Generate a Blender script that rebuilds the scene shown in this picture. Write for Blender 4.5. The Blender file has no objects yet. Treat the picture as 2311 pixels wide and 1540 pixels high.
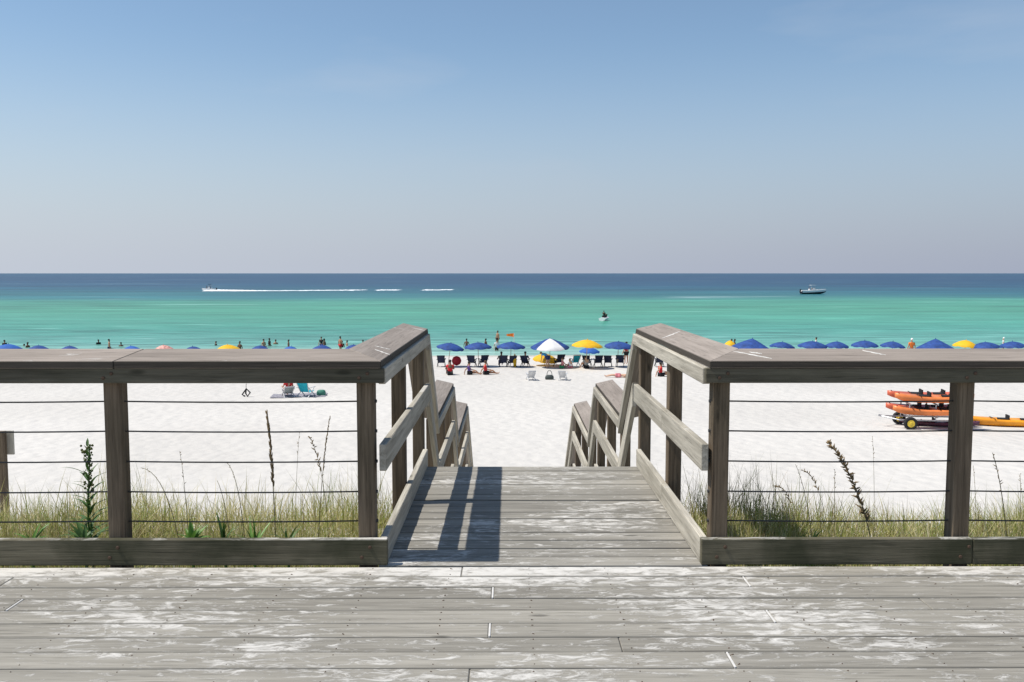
import bpy, bmesh, math, random
from mathutils import Vector, Matrix, noise as mnoise
random.seed(7)
rad = math.radians
scene = bpy.context.scene
COL = scene.collection

# ------------------------------------------------------------------ camera, sky, sun, exposure
CAM_H, FPX = 1.52, 1950.0
PITCH, YAW = math.atan(153 / FPX), math.atan(7.5 / FPX)
cam_data = bpy.data.cameras.new('camera')
cam = bpy.data.objects.new('camera', cam_data)
COL.objects.link(cam)
cam_data.sensor_width = 36.0
cam_data.lens = FPX / 2311 * 36.0
cam_data.clip_start = 0.05
cam_data.clip_end = 200000
cam.location = (0, 0, CAM_H)
cam.rotation_euler = (rad(90) - PITCH, 0, -YAW)
scene.camera = cam

SUN_DIR = Vector((-0.565, -0.06, 1.0)).normalized()          # towards the sun
SUN_EL = math.asin(SUN_DIR.z)
SUN_AZ = math.atan2(SUN_DIR.x, SUN_DIR.y)                    # from +Y, clockwise positive
world = bpy.data.worlds.new('World')
scene.world = world
world.use_nodes = True
wn, wl = world.node_tree.nodes, world.node_tree.links
wn.clear()
wo = wn.new('ShaderNodeOutputWorld')
bg = wn.new('ShaderNodeBackground')
sky = wn.new('ShaderNodeTexSky')
sky.sky_type = 'NISHITA'
sky.sun_disc = False
sky.sun_elevation = SUN_EL
sky.sun_rotation = SUN_AZ
sky.altitude = 0
sky.air_density = 1.0
sky.dust_density = 0.3
sky.ozone_density = 1.5
SKY_S = 0.115
bg.inputs['Strength'].default_value = SKY_S
# humid sea air: the sky pales evenly towards the horizon all round, a little brighter on the sun's side
wtc = wn.new('ShaderNodeTexCoord')
wsp = wn.new('ShaderNodeSeparateXYZ')
wl.new(wtc.outputs['Generated'], wsp.inputs[0])
wf = wn.new('ShaderNodeMapRange')
wf.interpolation_type = 'SMOOTHSTEP'
wf.inputs[1].default_value, wf.inputs[2].default_value = -0.02, 0.27
wf.inputs[3].default_value, wf.inputs[4].default_value = 1.0, 0.06
wl.new(wsp.outputs['Z'], wf.inputs[0])
wd = wn.new('ShaderNodeMapRange')
wd.inputs[1].default_value, wd.inputs[2].default_value = 1.0, -1.0
wl.new(wsp.outputs['X'], wd.inputs[0])
wh = wn.new('ShaderNodeMix')
wh.data_type = 'RGBA'
wh.inputs[6].default_value = (0.265 / SKY_S, 0.30 / SKY_S, 0.405 / SKY_S, 1)
wh.inputs[7].default_value = (0.56 / SKY_S, 0.605 / SKY_S, 0.675 / SKY_S, 1)
wl.new(wd.outputs[0], wh.inputs[0])
wm = wn.new('ShaderNodeMix')
wm.data_type = 'RGBA'
wl.new(wf.outputs[0], wm.inputs[0])
wt = wn.new('ShaderNodeMix')
wt.data_type = 'RGBA'
wt.blend_type = 'MULTIPLY'
wt.inputs[0].default_value = 1.0
wt.inputs[7].default_value = (0.93, 1.0, 1.0, 1)
wl.new(sky.outputs[0], wt.inputs[6])
wnz = wn.new('ShaderNodeTexNoise')
wnz.inputs['Scale'].default_value = 1.0
wnz.inputs['Detail'].default_value = 6
wmp = wn.new('ShaderNodeMapping')
wmp.inputs['Scale'].default_value = (3.0, 3.0, 13.0)
wl.new(wtc.outputs['Generated'], wmp.inputs['Vector'])
wl.new(wmp.outputs[0], wnz.inputs['Vector'])
wr = wn.new('ShaderNodeMapRange')
wr.inputs[1].default_value, wr.inputs[2].default_value = 0.56, 0.8
wr.inputs[3].default_value, wr.inputs[4].default_value = 0.0, 0.22
wl.new(wnz.outputs[0], wr.inputs[0])
wc_ = wn.new('ShaderNodeMix')
wc_.data_type = 'RGBA'
wc_.inputs[7].default_value = (0.62 / SKY_S, 0.64 / SKY_S, 0.68 / SKY_S, 1)
wl.new(wr.outputs[0], wc_.inputs[0])
wl.new(wt.outputs[2], wc_.inputs[6])
wl.new(wc_.outputs[2], wm.inputs[6])
wl.new(wh.outputs[2], wm.inputs[7])
wl.new(wm.outputs[2], bg.inputs['Color'])
wl.new(bg.outputs[0], wo.inputs['Surface'])

sun_data = bpy.data.lights.new('sun', 'SUN')
sun_data.energy = 4.6
sun_data.angle = rad(0.53)
sun_data.color = (1.0, 0.955, 0.875)
sun = bpy.data.objects.new('sun', sun_data)
COL.objects.link(sun)
sun.rotation_euler = (-SUN_DIR).to_track_quat('-Z', 'Y').to_euler()
sun.location = (-20, 0, 40)

scene.view_settings.view_transform = 'Standard'
scene.view_settings.look = 'None'
scene.view_settings.exposure = 0.15
scene.view_settings.gamma = 1.0
scene.view_settings.use_curve_mapping = False
scene.cycles.max_bounces = 6


# ------------------------------------------------------------------ survey helpers: sight lines to real places
def ray(px, py):
    x, u = (px - 1155.5) / FPX, -(py - 770) / FPX
    fy = math.cos(PITCH) + u * math.sin(PITCH)
    z = -math.sin(PITCH) + u * math.cos(PITCH)
    return Vector((x * math.cos(YAW) + fy * math.sin(YAW), -x * math.sin(YAW) + fy * math.cos(YAW), z))


def at_z(px, py, z):
    r = ray(px, py)
    return Vector((0, 0, CAM_H)) + r * ((z - CAM_H) / r.z)


def at_y(px, py, y):
    r = ray(px, py)
    return Vector((0, 0, CAM_H)) + r * (y / r.y)


SEA_Z = -6.2
PROFILE = [(-400, -0.9), (-5, -0.85), (4.2, -0.52), (6.4, -0.40), (7.4, -0.80), (19.5, -5.1), (26, -5.2), (60, -5.36),
           (68, -5.5), (81, -6.2), (100, -7.1), (160, -9.5), (400, -12)]


def ground_z(x, y):
    for (y0, z0), (y1, z1) in zip(PROFILE, PROFILE[1:]):
        if y <= y1:
            t = max(0, (y - y0) / (y1 - y0))
            z = z0 + (z1 - z0) * t
            break
    else:
        z = PROFILE[-1][1]
    if abs(x) < 90 and 3 < y < 78:
        amp = 0.06 if y > 22 else 0.1
        if y > 22:
            z += amp * mnoise.noise(Vector((x * 0.16, y * 0.16, 0))) + 0.03 * mnoise.noise(Vector((x * 0.8, y * 0.8, 3)))
        else:
            z += amp * mnoise.noise(Vector((x * 0.5, y * 0.5, 0)))
    return z


# ------------------------------------------------------------------ scene helpers
def tag(o, label=None, cat=None, group=None, kind=None):
    if label: o['label'] = label
    if cat: o['category'] = cat
    if group: o['group'] = group
    if kind: o['kind'] = kind
    return o


def empty(name, loc=(0, 0, 0), rz=0.0, scale=1.0):
    o = bpy.data.objects.new(name, None)
    o.empty_display_size = 0.2
    COL.objects.link(o)
    o.location = loc
    o.rotation_euler = (0, 0, rz)
    o.scale = (scale,) * 3
    return o


def link(name, me, mat=None, parent=None, loc=None, smooth=False):
    o = bpy.data.objects.new(name, me)
    COL.objects.link(o)
    if mat is not None:
        if len(me.materials) == 0:
            me.materials.append(mat)
        elif me.materials[0] != mat:
            o.material_slots[0].link = 'OBJECT'
            o.material_slots[0].material = mat
    if parent: o.parent = parent
    if loc is not None: o.location = loc
    if smooth:
        for p in me.polygons: p.use_smooth = True
    return o


def children(o): return [c for c in bpy.data.objects if c.parent == o]


def copy_tree(o, parent=None, kids=None):
    c = o.copy()
    COL.objects.link(c)
    c.parent = parent
    for ch in (kids[o.name] if kids and o.name in kids else children(o)):
        copy_tree(ch, c)
    return c


class MB:
    """collects vertices and faces of one mesh"""
    def __init__(s): s.v, s.f = [], []

    def add(s, v, f):
        b = len(s.v)
        s.v += [tuple(p) for p in v]
        s.f += [tuple(i + b for i in q) for q in f]

    def box(s, c, d, m=None):
        x, y, z = d[0] / 2, d[1] / 2, d[2] / 2
        pts = [Vector((sx * x, sy * y, sz * z)) for sz in (-1, 1) for sy in (-1, 1) for sx in (-1, 1)]
        pts = [(m @ p if m else p) + Vector(c) for p in pts]
        s.add(pts, [(0, 2, 3, 1), (4, 5, 7, 6), (0, 1, 5, 4), (2, 6, 7, 3), (0, 4, 6, 2), (1, 3, 7, 5)])

    def bar(s, a, b, w, h, up=(0, 0, 1)):
        a, b = Vector(a), Vector(b)
        d = b - a
        m = frame(d, up)
        s.box((a + b) / 2, (d.length, w, h), m)

    def tube(s, pts, radii, n=6, cap=True):
        pts = [Vector(p) for p in pts]
        if not hasattr(radii, '__len__'): radii = [radii] * len(pts)
        rings = []
        ref = Vector((0.3, 0.5, 0.81)).normalized()
        for i, p in enumerate(pts):
            d = (pts[min(i + 1, len(pts) - 1)] - pts[max(i - 1, 0)]).normalized()
            u = d.cross(ref)
            if u.length < 0.05: u = d.cross(Vector((1, 0, 0)))
            u.normalize()
            w = d.cross(u)
            rings.append([p + (u * math.cos(k * 2 * math.pi / n) + w * math.sin(k * 2 * math.pi / n)) * radii[i] for k in range(n)])
        s.loft(rings, cap)

    def loft(s, rings, cap=True, close=True):
        n = len(rings[0])
        v = [p for r in rings for p in r]
        f = []
        for i in range(len(rings) - 1):
            for k in range(n if close else n - 1):
                k2 = (k + 1) % n
                f.append((i * n + k, i * n + k2, (i + 1) * n + k2, (i + 1) * n + k))
        if cap and close:
            f.append(tuple(range(n))[::-1])
            f.append(tuple((len(rings) - 1) * n + k for k in range(n)))
        s.add(v, f)

    def ball(s, c, r, nu=8, nv=6):
        c = Vector(c)
        if not hasattr(r, '__len__'): r = (r, r, r)
        rings = []
        for j in range(nv + 1):
            a = -math.pi / 2 + math.pi * j / nv
            cr = max(math.cos(a), 0.02)
            rings.append([c + Vector((r[0] * cr * math.cos(k * 2 * math.pi / nu), r[1] * cr * math.sin(k * 2 * math.pi / nu), r[2] * math.sin(a))) for k in range(nu)])
        s.loft(rings)

    def mesh(s, name):
        me = bpy.data.meshes.new(name)
        me.from_pydata(s.v, [], s.f)
        me.update()
        return me

    def build(s, name, mat, parent=None, loc=None, smooth=False):
        return link(name, s.mesh(name), mat, parent, loc, smooth)


def frame(d, up=(0, 0, 1)):
    x = Vector(d).normalized()
    y = Vector(up).cross(x)
    if y.length < 1e-4: y = Vector((0, 1, 0)).cross(x)
    y.normalize()
    z = x.cross(y)
    return Matrix((x, y, z)).transposed()


def bevel_mesh(me, off=0.004):
    bm = bmesh.new()
    bm.from_mesh(me)
    bmesh.ops.recalc_face_normals(bm, faces=bm.faces)
    bmesh.ops.bevel(bm, geom=list(bm.edges), offset=off, segments=1, affect='EDGES')
    bm.to_mesh(me)
    bm.free()
    return me


_board_cache = {}


def board(name, L, W, H, mat, parent=None, loc=(0, 0, 0), rot=(0, 0, 0), bev=0.004):
    """chamfered board, long axis X"""
    key = (round(L, 3), round(W, 3), round(H, 3), bev)
    if key not in _board_cache:
        m = MB()
        m.box((0, 0, 0), (L, W, H))
        _board_cache[key] = bevel_mesh(m.mesh('board_%d' % len(_board_cache)), bev)
    o = link(name, _board_cache[key], mat, parent, loc)
    o.rotation_euler = rot
    return o


def hexa(name, A, B, mat, parent, bev=0.004):
    """timber between end quads A and B (4 corners each, world coordinates); its grain runs along local X"""
    A, B = [Vector(p) for p in A], [Vector(p) for p in B]
    ca, cb = sum(A, Vector()) / 4, sum(B, Vector()) / 4
    R = frame(cb - ca).to_4x4()
    M = Matrix.Translation((ca + cb) / 2) @ R
    Mi = M.inverted()
    m = MB()
    m.add([Mi @ p for p in A + B], [(3, 2, 1, 0), (4, 5, 6, 7), (0, 1, 5, 4), (1, 2, 6, 5), (2, 3, 7, 6), (3, 0, 4, 7)])
    me = bevel_mesh(m.mesh(name), bev)
    o = link(name, me, mat, parent)
    base = parent.matrix_basis.inverted() if parent else Matrix()
    o.matrix_basis = base @ M
    return o


# ------------------------------------------------------------------ materials
def new_mat(name):
    m = bpy.data.materials.new(name)
    m.use_nodes = True
    n = m.node_tree.nodes
    b = n['Principled BSDF']
    return m, n, m.node_tree.links, b


def plain(name, col, rough=0.6, var=0.18, scale=9.0, spec=0.4, metal=0.0, transl=0.0):
    m, n, l, b = new_mat(name)
    tc = n.new('ShaderNodeTexCoord')
    nz = n.new('ShaderNodeTexNoise')
    nz.inputs['Scale'].default_value = scale
    nz.inputs['Detail'].default_value = 4
    l.new(tc.outputs['Object'], nz.inputs['Vector'])
    rp = n.new('ShaderNodeValToRGB')
    rp.color_ramp.elements[0].position, rp.color_ramp.elements[1].position = 0.3, 0.7
    rp.color_ramp.elements[0].color = tuple(c * (1 - var) for c in col) + (1,)
    rp.color_ramp.elements[1].color = tuple(min(1, c * (1 + var)) for c in col) + (1,)
    l.new(nz.outputs['Fac'], rp.inputs['Fac'])
    l.new(rp.outputs['Color'], b.inputs['Base Color'])
    b.inputs['Roughness'].default_value = rough
    b.inputs['Specular IOR Level'].default_value = spec
    b.inputs['Metallic'].default_value = metal
    if transl:
        t = n.new('ShaderNodeBsdfTranslucent')
        mx = n.new('ShaderNodeMixShader')
        mx.inputs['Fac'].default_value = transl
        l.new(rp.outputs['Color'], t.inputs['Color'])
        l.new(b.outputs[0], mx.inputs[1])
        l.new(t.outputs[0], mx.inputs[2])
        l.new(mx.outputs[0], n['Material Output'].inputs['Surface'])
    return m


def mapping(n, l, src, scale, loc=(0, 0, 0)):
    mp = n.new('ShaderNodeMapping')
    mp.inputs['Scale'].default_value = scale
    mp.inputs['Location'].default_value = loc
    l.new(src, mp.inputs['Vector'])
    return mp.outputs['Vector']


def math_node(n, l, op, a, b=None, c=None, clamp=False):
    q = n.new('ShaderNodeMath')
    q.operation = op
    q.use_clamp = clamp
    for i, v in enumerate((a, b, c)):
        if v is None: continue
        if isinstance(v, (int, float)): q.inputs[i].default_value = v
        else: l.new(v, q.inputs[i])
    return q.outputs[0]


def ramp(n, l, fac, stops):
    r = n.new('ShaderNodeValToRGB')
    e = r.color_ramp.elements
    while len(e) < len(stops): e.new(0.5)
    for i, (p, c) in enumerate(stops):
        e[i].position = p
        e[i].color = (c, c, c, 1) if isinstance(c, (int, float)) else tuple(c) + (1,)
    l.new(fac, r.inputs['Fac'])
    return r.outputs['Color']


def mix(n, l, fac, a, b, mode='MIX'):
    q = n.new('ShaderNodeMix')
    q.data_type = 'RGBA'
    q.blend_type = mode
    for s, v in ((q.inputs[0], fac), (q.inputs[6], a), (q.inputs[7], b)):
        if isinstance(v, (int, float)): s.default_value = v
        elif isinstance(v, tuple): s.default_value = v + (1,)
        else: l.new(v, s)
    return q.outputs[2]


def wood(name, dark, light, sand=0.0, moss=0.0, knots=True, seed=0.0, sand_scale=1.0, edge_shade=0.0):
    """weathered softwood: grain along local X, knots, checks, blown sand lying on its upper side"""
    m, n, l, b = new_mat(name)
    tc = n.new('ShaderNodeTexCoord')
    oi = n.new('ShaderNodeObjectInfo')
    geo = n.new('ShaderNodeNewGeometry')
    off = n.new('ShaderNodeVectorMath'); off.operation = 'SCALE'
    off.inputs[0].default_value = (37.0 + seed, 19.0, 11.0)
    l.new(oi.outputs['Random'], off.inputs['Scale'])
    add = n.new('ShaderNodeVectorMath'); add.operation = 'ADD'
    l.new(tc.outputs['Object'], add.inputs[0]); l.new(off.outputs[0], add.inputs[1])
    P = add.outputs[0]
    g1 = n.new('ShaderNodeTexNoise'); g1.inputs['Scale'].default_value = 1.0; g1.inputs['Detail'].default_value = 6; g1.inputs['Roughness'].default_value = 0.65
    g1.inputs['Distortion'].default_value = 0.6
    l.new(mapping(n, l, P, (1.6, 38, 38)), g1.inputs['Vector'])
    g2 = n.new('ShaderNodeTexNoise'); g2.inputs['Scale'].default_value = 1.0; g2.inputs['Detail'].default_value = 3
    l.new(mapping(n, l, P, (0.9, 5, 5)), g2.inputs['Vector'])
    g3 = n.new('ShaderNodeTexNoise'); g3.inputs['Scale'].default_value = 1.0; g3.inputs['Detail'].default_value = 2
    l.new(mapping(n, l, P, (5, 130, 130)), g3.inputs['Vector'])
    f = math_node(n, l, 'ADD', math_node(n, l, 'MULTIPLY', g1.outputs[0], 0.6), math_node(n, l, 'MULTIPLY', g2.outputs[0], 0.4))
    mid = tuple((a + c) / 2 for a, c in zip(dark, light))
    col = ramp(n, l, f, [(0.32, dark), (0.5, mid), (0.66, light)])
    chk = ramp(n, l, g3.outputs[0], [(0.28, 0.62), (0.42, 1.0)])
    col = mix(n, l, 1.0, col, chk, 'MULTIPLY')
    # board to board tone
    tone = math_node(n, l, 'MULTIPLY_ADD', oi.outputs['Random'], 0.26, 0.87)
    tn = n.new('ShaderNodeCombineColor')
    for i in range(3): l.new(tone, tn.inputs[i])
    col = mix(n, l, 1.0, col, tn.outputs[0], 'MULTIPLY')
    if knots:
        vo = n.new('ShaderNodeTexVoronoi'); vo.inputs['Scale'].default_value = 1.0
        l.new(mapping(n, l, P, (1.7, 5.5, 5.5)), vo.inputs['Vector'])
        kn = ramp(n, l, vo.outputs['Distance'], [(0.045, 1.0), (0.095, 0.0)])
        kfac = math_node(n, l, 'MULTIPLY', kn, 0.6)
        col = mix(n, l, kfac, col, tuple(c * 0.28 for c in dark))
    if moss:
        mz = n.new('ShaderNodeTexNoise'); mz.inputs['Scale'].default_value = 2.3; mz.inputs['Detail'].default_value = 5
        l.new(P, mz.inputs['Vector'])
        mf = math_node(n, l, 'MULTIPLY', ramp(n, l, mz.outputs[0], [(0.44, 0.0), (0.62, 1.0)]), moss)
        col = mix(n, l, mf, col, (0.034, 0.037, 0.018))
    if edge_shade:      # shade of the sawn edges painted into the colour
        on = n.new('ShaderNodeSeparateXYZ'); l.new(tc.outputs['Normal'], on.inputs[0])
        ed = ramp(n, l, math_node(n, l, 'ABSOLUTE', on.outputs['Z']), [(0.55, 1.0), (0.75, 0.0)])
        col = mix(n, l, math_node(n, l, 'MULTIPLY', ed, edge_shade), col, (0.022, 0.018, 0.012))
    rough = 0.85
    hgt = math_node(n, l, 'ADD', math_node(n, l, 'MULTIPLY', g1.outputs[0], 0.6), math_node(n, l, 'MULTIPLY', g3.outputs[0], 0.5))
    if sand:
        s1 = n.new('ShaderNodeTexNoise'); s1.inputs['Scale'].default_value = 1.0; s1.inputs['Detail'].default_value = 8; s1.inputs['Roughness'].default_value = 0.74
        s1.inputs['Distortion'].default_value = 0.9
        sad = n.new('ShaderNodeVectorMath'); sad.operation = 'ADD'      # every board holds its own dust
        l.new(geo.outputs['Position'], sad.inputs[0]); l.new(off.outputs[0], sad.inputs[1])
        l.new(mapping(n, l, sad.outputs[0], (2.9 * sand_scale, 8.0 * sand_scale, 4)), s1.inputs['Vector'])
        s2 = n.new('ShaderNodeTexNoise'); s2.inputs['Scale'].default_value = 1.0; s2.inputs['Detail'].default_value = 2
        l.new(mapping(n, l, geo.outputs['Position'], (0.75, 1.5, 1)), s2.inputs['Vector'])
        q = math_node(n, l, 'ADD', s1.outputs[0], math_node(n, l, 'MULTIPLY', math_node(n, l, 'SUBTRACT', s2.outputs[0], 0.5), 0.55))
        # wind packs sand against the toe board of the deck
        sp = n.new('ShaderNodeSeparateXYZ'); l.new(geo.outputs['Position'], sp.inputs[0])
        drift = n.new('ShaderNodeMapRange'); drift.inputs[1].default_value = 4.05; drift.inputs[2].default_value = 4.42
        drift.inputs[3].default_value = 0.0; drift.inputs[4].default_value = 0.15
        l.new(sp.outputs['Y'], drift.inputs[0])
        past = math_node(n, l, 'LESS_THAN', sp.outputs['Y'], 4.395)
        q = math_node(n, l, 'ADD', q, math_node(n, l, 'MULTIPLY', drift.outputs[0], past))
        up = n.new('ShaderNodeSeparateXYZ'); l.new(geo.outputs['Normal'], up.inputs[0])
        upm = ramp(n, l, up.outputs['Z'], [(0.6, 0.0), (0.9, 1.0)])
        lo = 0.66 - 0.2 * sand
        sm = ramp(n, l, q, [(lo, 0.0), (lo + 0.04, 0.35), (lo + 0.11, 0.8), (lo + 0.2, 1.0)])
        sm = math_node(n, l, 'MULTIPLY', sm, upm)
        col = mix(n, l, sm, col, (0.60, 0.575, 0.535))
        hgt = math_node(n, l, 'ADD', hgt, math_node(n, l, 'MULTIPLY', sm, 0.8))
    bp = n.new('ShaderNodeBump'); bp.inputs['Strength'].default_value = 0.55; bp.inputs['Distance'].default_value = 0.006
    l.new(hgt, bp.inputs['Height'])
    l.new(bp.outputs[0], b.inputs['Normal'])
    l.new(col, b.inputs['Base Color'])
    b.inputs['Roughness'].default_value = rough
    b.inputs['Specular IOR Level'].default_value = 0.25
    return m


W_DECK = wood('weathered_deck_wood', (0.180, 0.166, 0.140), (0.345, 0.322, 0.278), sand=0.74, sand_scale=2.6)
W_WALK = wood('weathered_walkway_wood', (0.160, 0.149, 0.128), (0.345, 0.322, 0.28), sand=0.60, sand_scale=2.6, seed=3)
W_CAP = wood('weathered_cap_wood', (0.20, 0.168, 0.142), (0.345, 0.295, 0.255), sand=0.06, seed=5, edge_shade=0.85)
W_RAIL = wood('weathered_rail_wood', (0.22, 0.198, 0.158), (0.57, 0.525, 0.44), sand=0.35, seed=8)
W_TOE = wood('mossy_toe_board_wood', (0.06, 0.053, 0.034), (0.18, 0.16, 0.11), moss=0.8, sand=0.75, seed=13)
W_POST = wood('brown_post_wood', (0.05, 0.034, 0.021), (0.25, 0.19, 0.13), moss=0.2, seed=17)
SAND_FILL = plain('blown_sand', (0.57, 0.55, 0.52), 0.95, .08, 60)
RUST = plain('rusty_bolt', (0.075, 0.045, 0.028), 0.8, .3, 80)
STEEL = plain('cable_steel', (0.05, 0.05, 0.05), 0.5, metal=0.3)

# ------------------------------------------------------------------ sand and sea
def make_ground():
    xs = [-4000, -1500, -700, -350, -200, -120] + [-80 + 1.6 * i for i in range(101)] + [120, 200, 350, 700, 1500, 4000]
    ys = [-400, -150, -60, -20, -5, 0, 3] + [4 + 0.4 * i for i in range(45)] + [22 + 1.0 * i for i in range(62)] + [86, 92, 100, 120, 160, 250, 400]
    v = [(x, y, ground_z(x, y)) for y in ys for x in xs]
    nx = len(xs)
    f = [(j * nx + i, j * nx + i + 1, (j + 1) * nx + i + 1, (j + 1) * nx + i) for j in range(len(ys) - 1) for i in range(nx - 1)]
    me = bpy.data.meshes.new('beach')
    me.from_pydata(v, [], f)
    m, n, l, b = new_mat('white_quartz_sand')
    geo = n.new('ShaderNodeNewGeometry')
    s1 = n.new('ShaderNodeTexNoise'); s1.inputs['Scale'].default_value = 1.6; s1.inputs['Detail'].default_value = 6; s1.inputs['Roughness'].default_value = 0.6
    l.new(geo.outputs['Position'], s1.inputs['Vector'])
    s2 = n.new('ShaderNodeTexNoise'); s2.inputs['Scale'].default_value = 0.09; s2.inputs['Detail'].default_value = 3
    l.new(geo.outputs['Position'], s2.inputs['Vector'])
    col = ramp(n, l, s2.outputs[0], [(0.35, (0.535, 0.508, 0.472)), (0.65, (0.585, 0.557, 0.52))])
    sp = n.new('ShaderNodeSeparateXYZ'); l.new(geo.outputs['Position'], sp.inputs[0])
    wet = n.new('ShaderNodeMapRange'); wet.inputs[1].default_value = -5.98; wet.inputs[2].default_value = -6.15
    l.new(sp.outputs['Z'], wet.inputs[0])
    col = mix(n, l, math_node(n, l, 'MULTIPLY', wet.outputs[0], 0.8), col, (0.38, 0.35, 0.30))
    vo = n.new('ShaderNodeTexVoronoi'); vo.inputs['Scale'].default_value = 2.2; vo.feature = 'SMOOTH_F1'
    l.new(geo.outputs['Position'], vo.inputs['Vector'])
    h = math_node(n, l, 'ADD', math_node(n, l, 'MULTIPLY', s1.outputs[0], 0.8), vo.outputs['Distance'])
    bp = n.new('ShaderNodeBump'); bp.inputs['Strength'].default_value = 0.8; bp.inputs['Distance'].default_value = 0.09
    l.new(h, bp.inputs['Height']); l.new(bp.outputs[0], b.inputs['Normal'])
    l.new(col, b.inputs['Base Color'])
    b.inputs['Roughness'].default_value = 0.95
    b.inputs['Specular IOR Level'].default_value = 0.1
    o = link('beach', me, m, smooth=True)
    return tag(o, 'white quartz sand beach sloping down to the turquoise sea', 'beach', kind='structure')


def srgb(r, g, b):
    return tuple(((c / 255 + 0.055) / 1.055) ** 2.4 if c > 10 else c / 255 / 12.92 for c in (r, g, b))


def make_sea():
    ys = [76 + 1.0 * i for i in range(60)] + [136 * 1.09 ** i for i in range(1, 68)]
    xs0 = [-1 + 2 * i / 60 for i in range(61)]
    v, f = [], []
    for y in ys:
        W = max(y * 1.6, 200) if y < 30000 else y * 2
        for t in xs0:
            x = t * W
            z = SEA_Z
            if y < 140:
                z += 0.07 * mnoise.noise(Vector((x * 0.12, y * 0.5, 0)))
            v.append((x, y, z))
    n_ = len(xs0)
    f = [(j * n_ + i, j * n_ + i + 1, (j + 1) * n_ + i + 1, (j + 1) * n_ + i) for j in range(len(ys) - 1) for i in range(n_ - 1)]
    me = bpy.data.meshes.new('sea')
    me.from_pydata(v, [], f)
    m, n, l, b = new_mat('gulf_water')
    geo = n.new('ShaderNodeNewGeometry')
    sp = n.new('ShaderNodeSeparateXYZ'); l.new(geo.outputs['Position'], sp.inputs[0])
    nw = n.new('ShaderNodeTexNoise'); nw.inputs['Scale'].default_value = 1; nw.inputs['Detail'].default_value = 3
    l.new(mapping(n, l, geo.outputs['Position'], (0.006, 0.012, 1)), nw.inputs['Vector'])
    # the sea bed deepens away from the shore: water colour follows distance from the beach
    inv = math_node(n, l, 'DIVIDE', 150.54, sp.outputs['Y'])
    warp = math_node(n, l, 'MULTIPLY_ADD', nw.outputs[0], 0.44, 0.78)
    d = math_node(n, l, 'MULTIPLY', math_node(n, l, 'MULTIPLY', inv, warp), 0.5)      # 0 at horizon .. ~0.9 at shore
    K = 0.74
    def wc(r, g, b_): return tuple(c * K for c in srgb(r, g, b_))
    col = ramp(n, l, d, [(0.0, wc(12, 74, 106)), (0.05, wc(8, 62, 100)), (0.13, wc(14, 74, 106)), (0.21, wc(30, 100, 116)),
                         (0.26, wc(48, 122, 124)), (0.325, wc(80, 160, 134)), (0.42, wc(82, 162, 132)), (0.62, wc(84, 165, 146)), (0.80, wc(114, 182, 168)), (0.95, wc(165, 205, 192))])
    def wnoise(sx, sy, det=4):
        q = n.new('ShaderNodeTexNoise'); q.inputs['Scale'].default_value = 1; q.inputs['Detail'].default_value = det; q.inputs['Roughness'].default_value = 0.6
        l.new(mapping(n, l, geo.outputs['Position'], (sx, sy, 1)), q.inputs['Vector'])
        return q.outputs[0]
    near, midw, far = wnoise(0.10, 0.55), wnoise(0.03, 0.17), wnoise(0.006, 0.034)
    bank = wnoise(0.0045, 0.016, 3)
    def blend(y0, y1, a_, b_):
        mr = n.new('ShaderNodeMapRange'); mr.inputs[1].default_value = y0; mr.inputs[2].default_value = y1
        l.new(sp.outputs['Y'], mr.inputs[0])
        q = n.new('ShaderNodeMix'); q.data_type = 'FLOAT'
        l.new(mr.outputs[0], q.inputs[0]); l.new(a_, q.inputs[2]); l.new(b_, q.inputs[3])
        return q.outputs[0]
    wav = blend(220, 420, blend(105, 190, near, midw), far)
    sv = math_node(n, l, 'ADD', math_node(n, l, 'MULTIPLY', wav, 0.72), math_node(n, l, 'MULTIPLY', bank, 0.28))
    sc_ = ramp(n, l, sv, [(0.38, 0.58), (0.46, 0.9), (0.53, 1.03), (0.63, 1.42)])  # ripple shading and bank tones put into the water colour
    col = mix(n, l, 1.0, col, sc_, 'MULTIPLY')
    painted_glint = math_node(n, l, 'MULTIPLY', ramp(n, l, wav, [(0.63, 0.0), (0.72, 1.0)]), 0.55)  # bright wave glints painted into the base colour
    col = mix(n, l, painted_glint, col, (0.42, 0.55, 0.54))
    # pale broken line of a swell over the outer bar
    bar = math_node(n, l, 'ABSOLUTE', math_node(n, l, 'SUBTRACT', d, 0.272))
    bf = ramp(n, l, bar, [(0.0, 1.0), (0.010, 0.0)])
    bn = ramp(n, l, wnoise(0.012, 0.02, 5), [(0.5, 0.0), (0.62, 1.0)])
    col = mix(n, l, math_node(n, l, 'MULTIPLY', math_node(n, l, 'MULTIPLY', bf, bn), 0.5), col, (0.5, 0.58, 0.6))
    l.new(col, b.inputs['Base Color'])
    b.inputs['Roughness'].default_value = 0.3
    b.inputs['IOR'].default_value = 1.33
    b.inputs['Specular IOR Level'].default_value = 0.08
    bp = n.new('ShaderNodeBump'); bp.inputs['Strength'].default_value = 0.5; bp.inputs['Distance'].default_value = 0.3
    wv = n.new('ShaderNodeTexNoise'); wv.inputs['Scale'].default_value = 1; wv.inputs['Detail'].default_value = 5
    l.new(mapping(n, l, geo.outputs['Position'], (0.25, 0.9, 1)), wv.inputs['Vector'])
    l.new(wv.outputs[0], bp.inputs['Height']); l.new(bp.outputs[0], b.inputs['Normal'])
    o = link('sea', me, m, smooth=True)
    return tag(o, 'calm turquoise sea turning deep blue towards the horizon', 'sea', kind='structure')


make_ground()
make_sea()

# ------------------------------------------------------------------ boardwalk: decks and stairs
XL, XR = -0.637, 1.005            # inner faces of the kick boards
DECK_END, WALK_END = 4.385, 6.72
PITCHB = 0.1445


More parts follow.
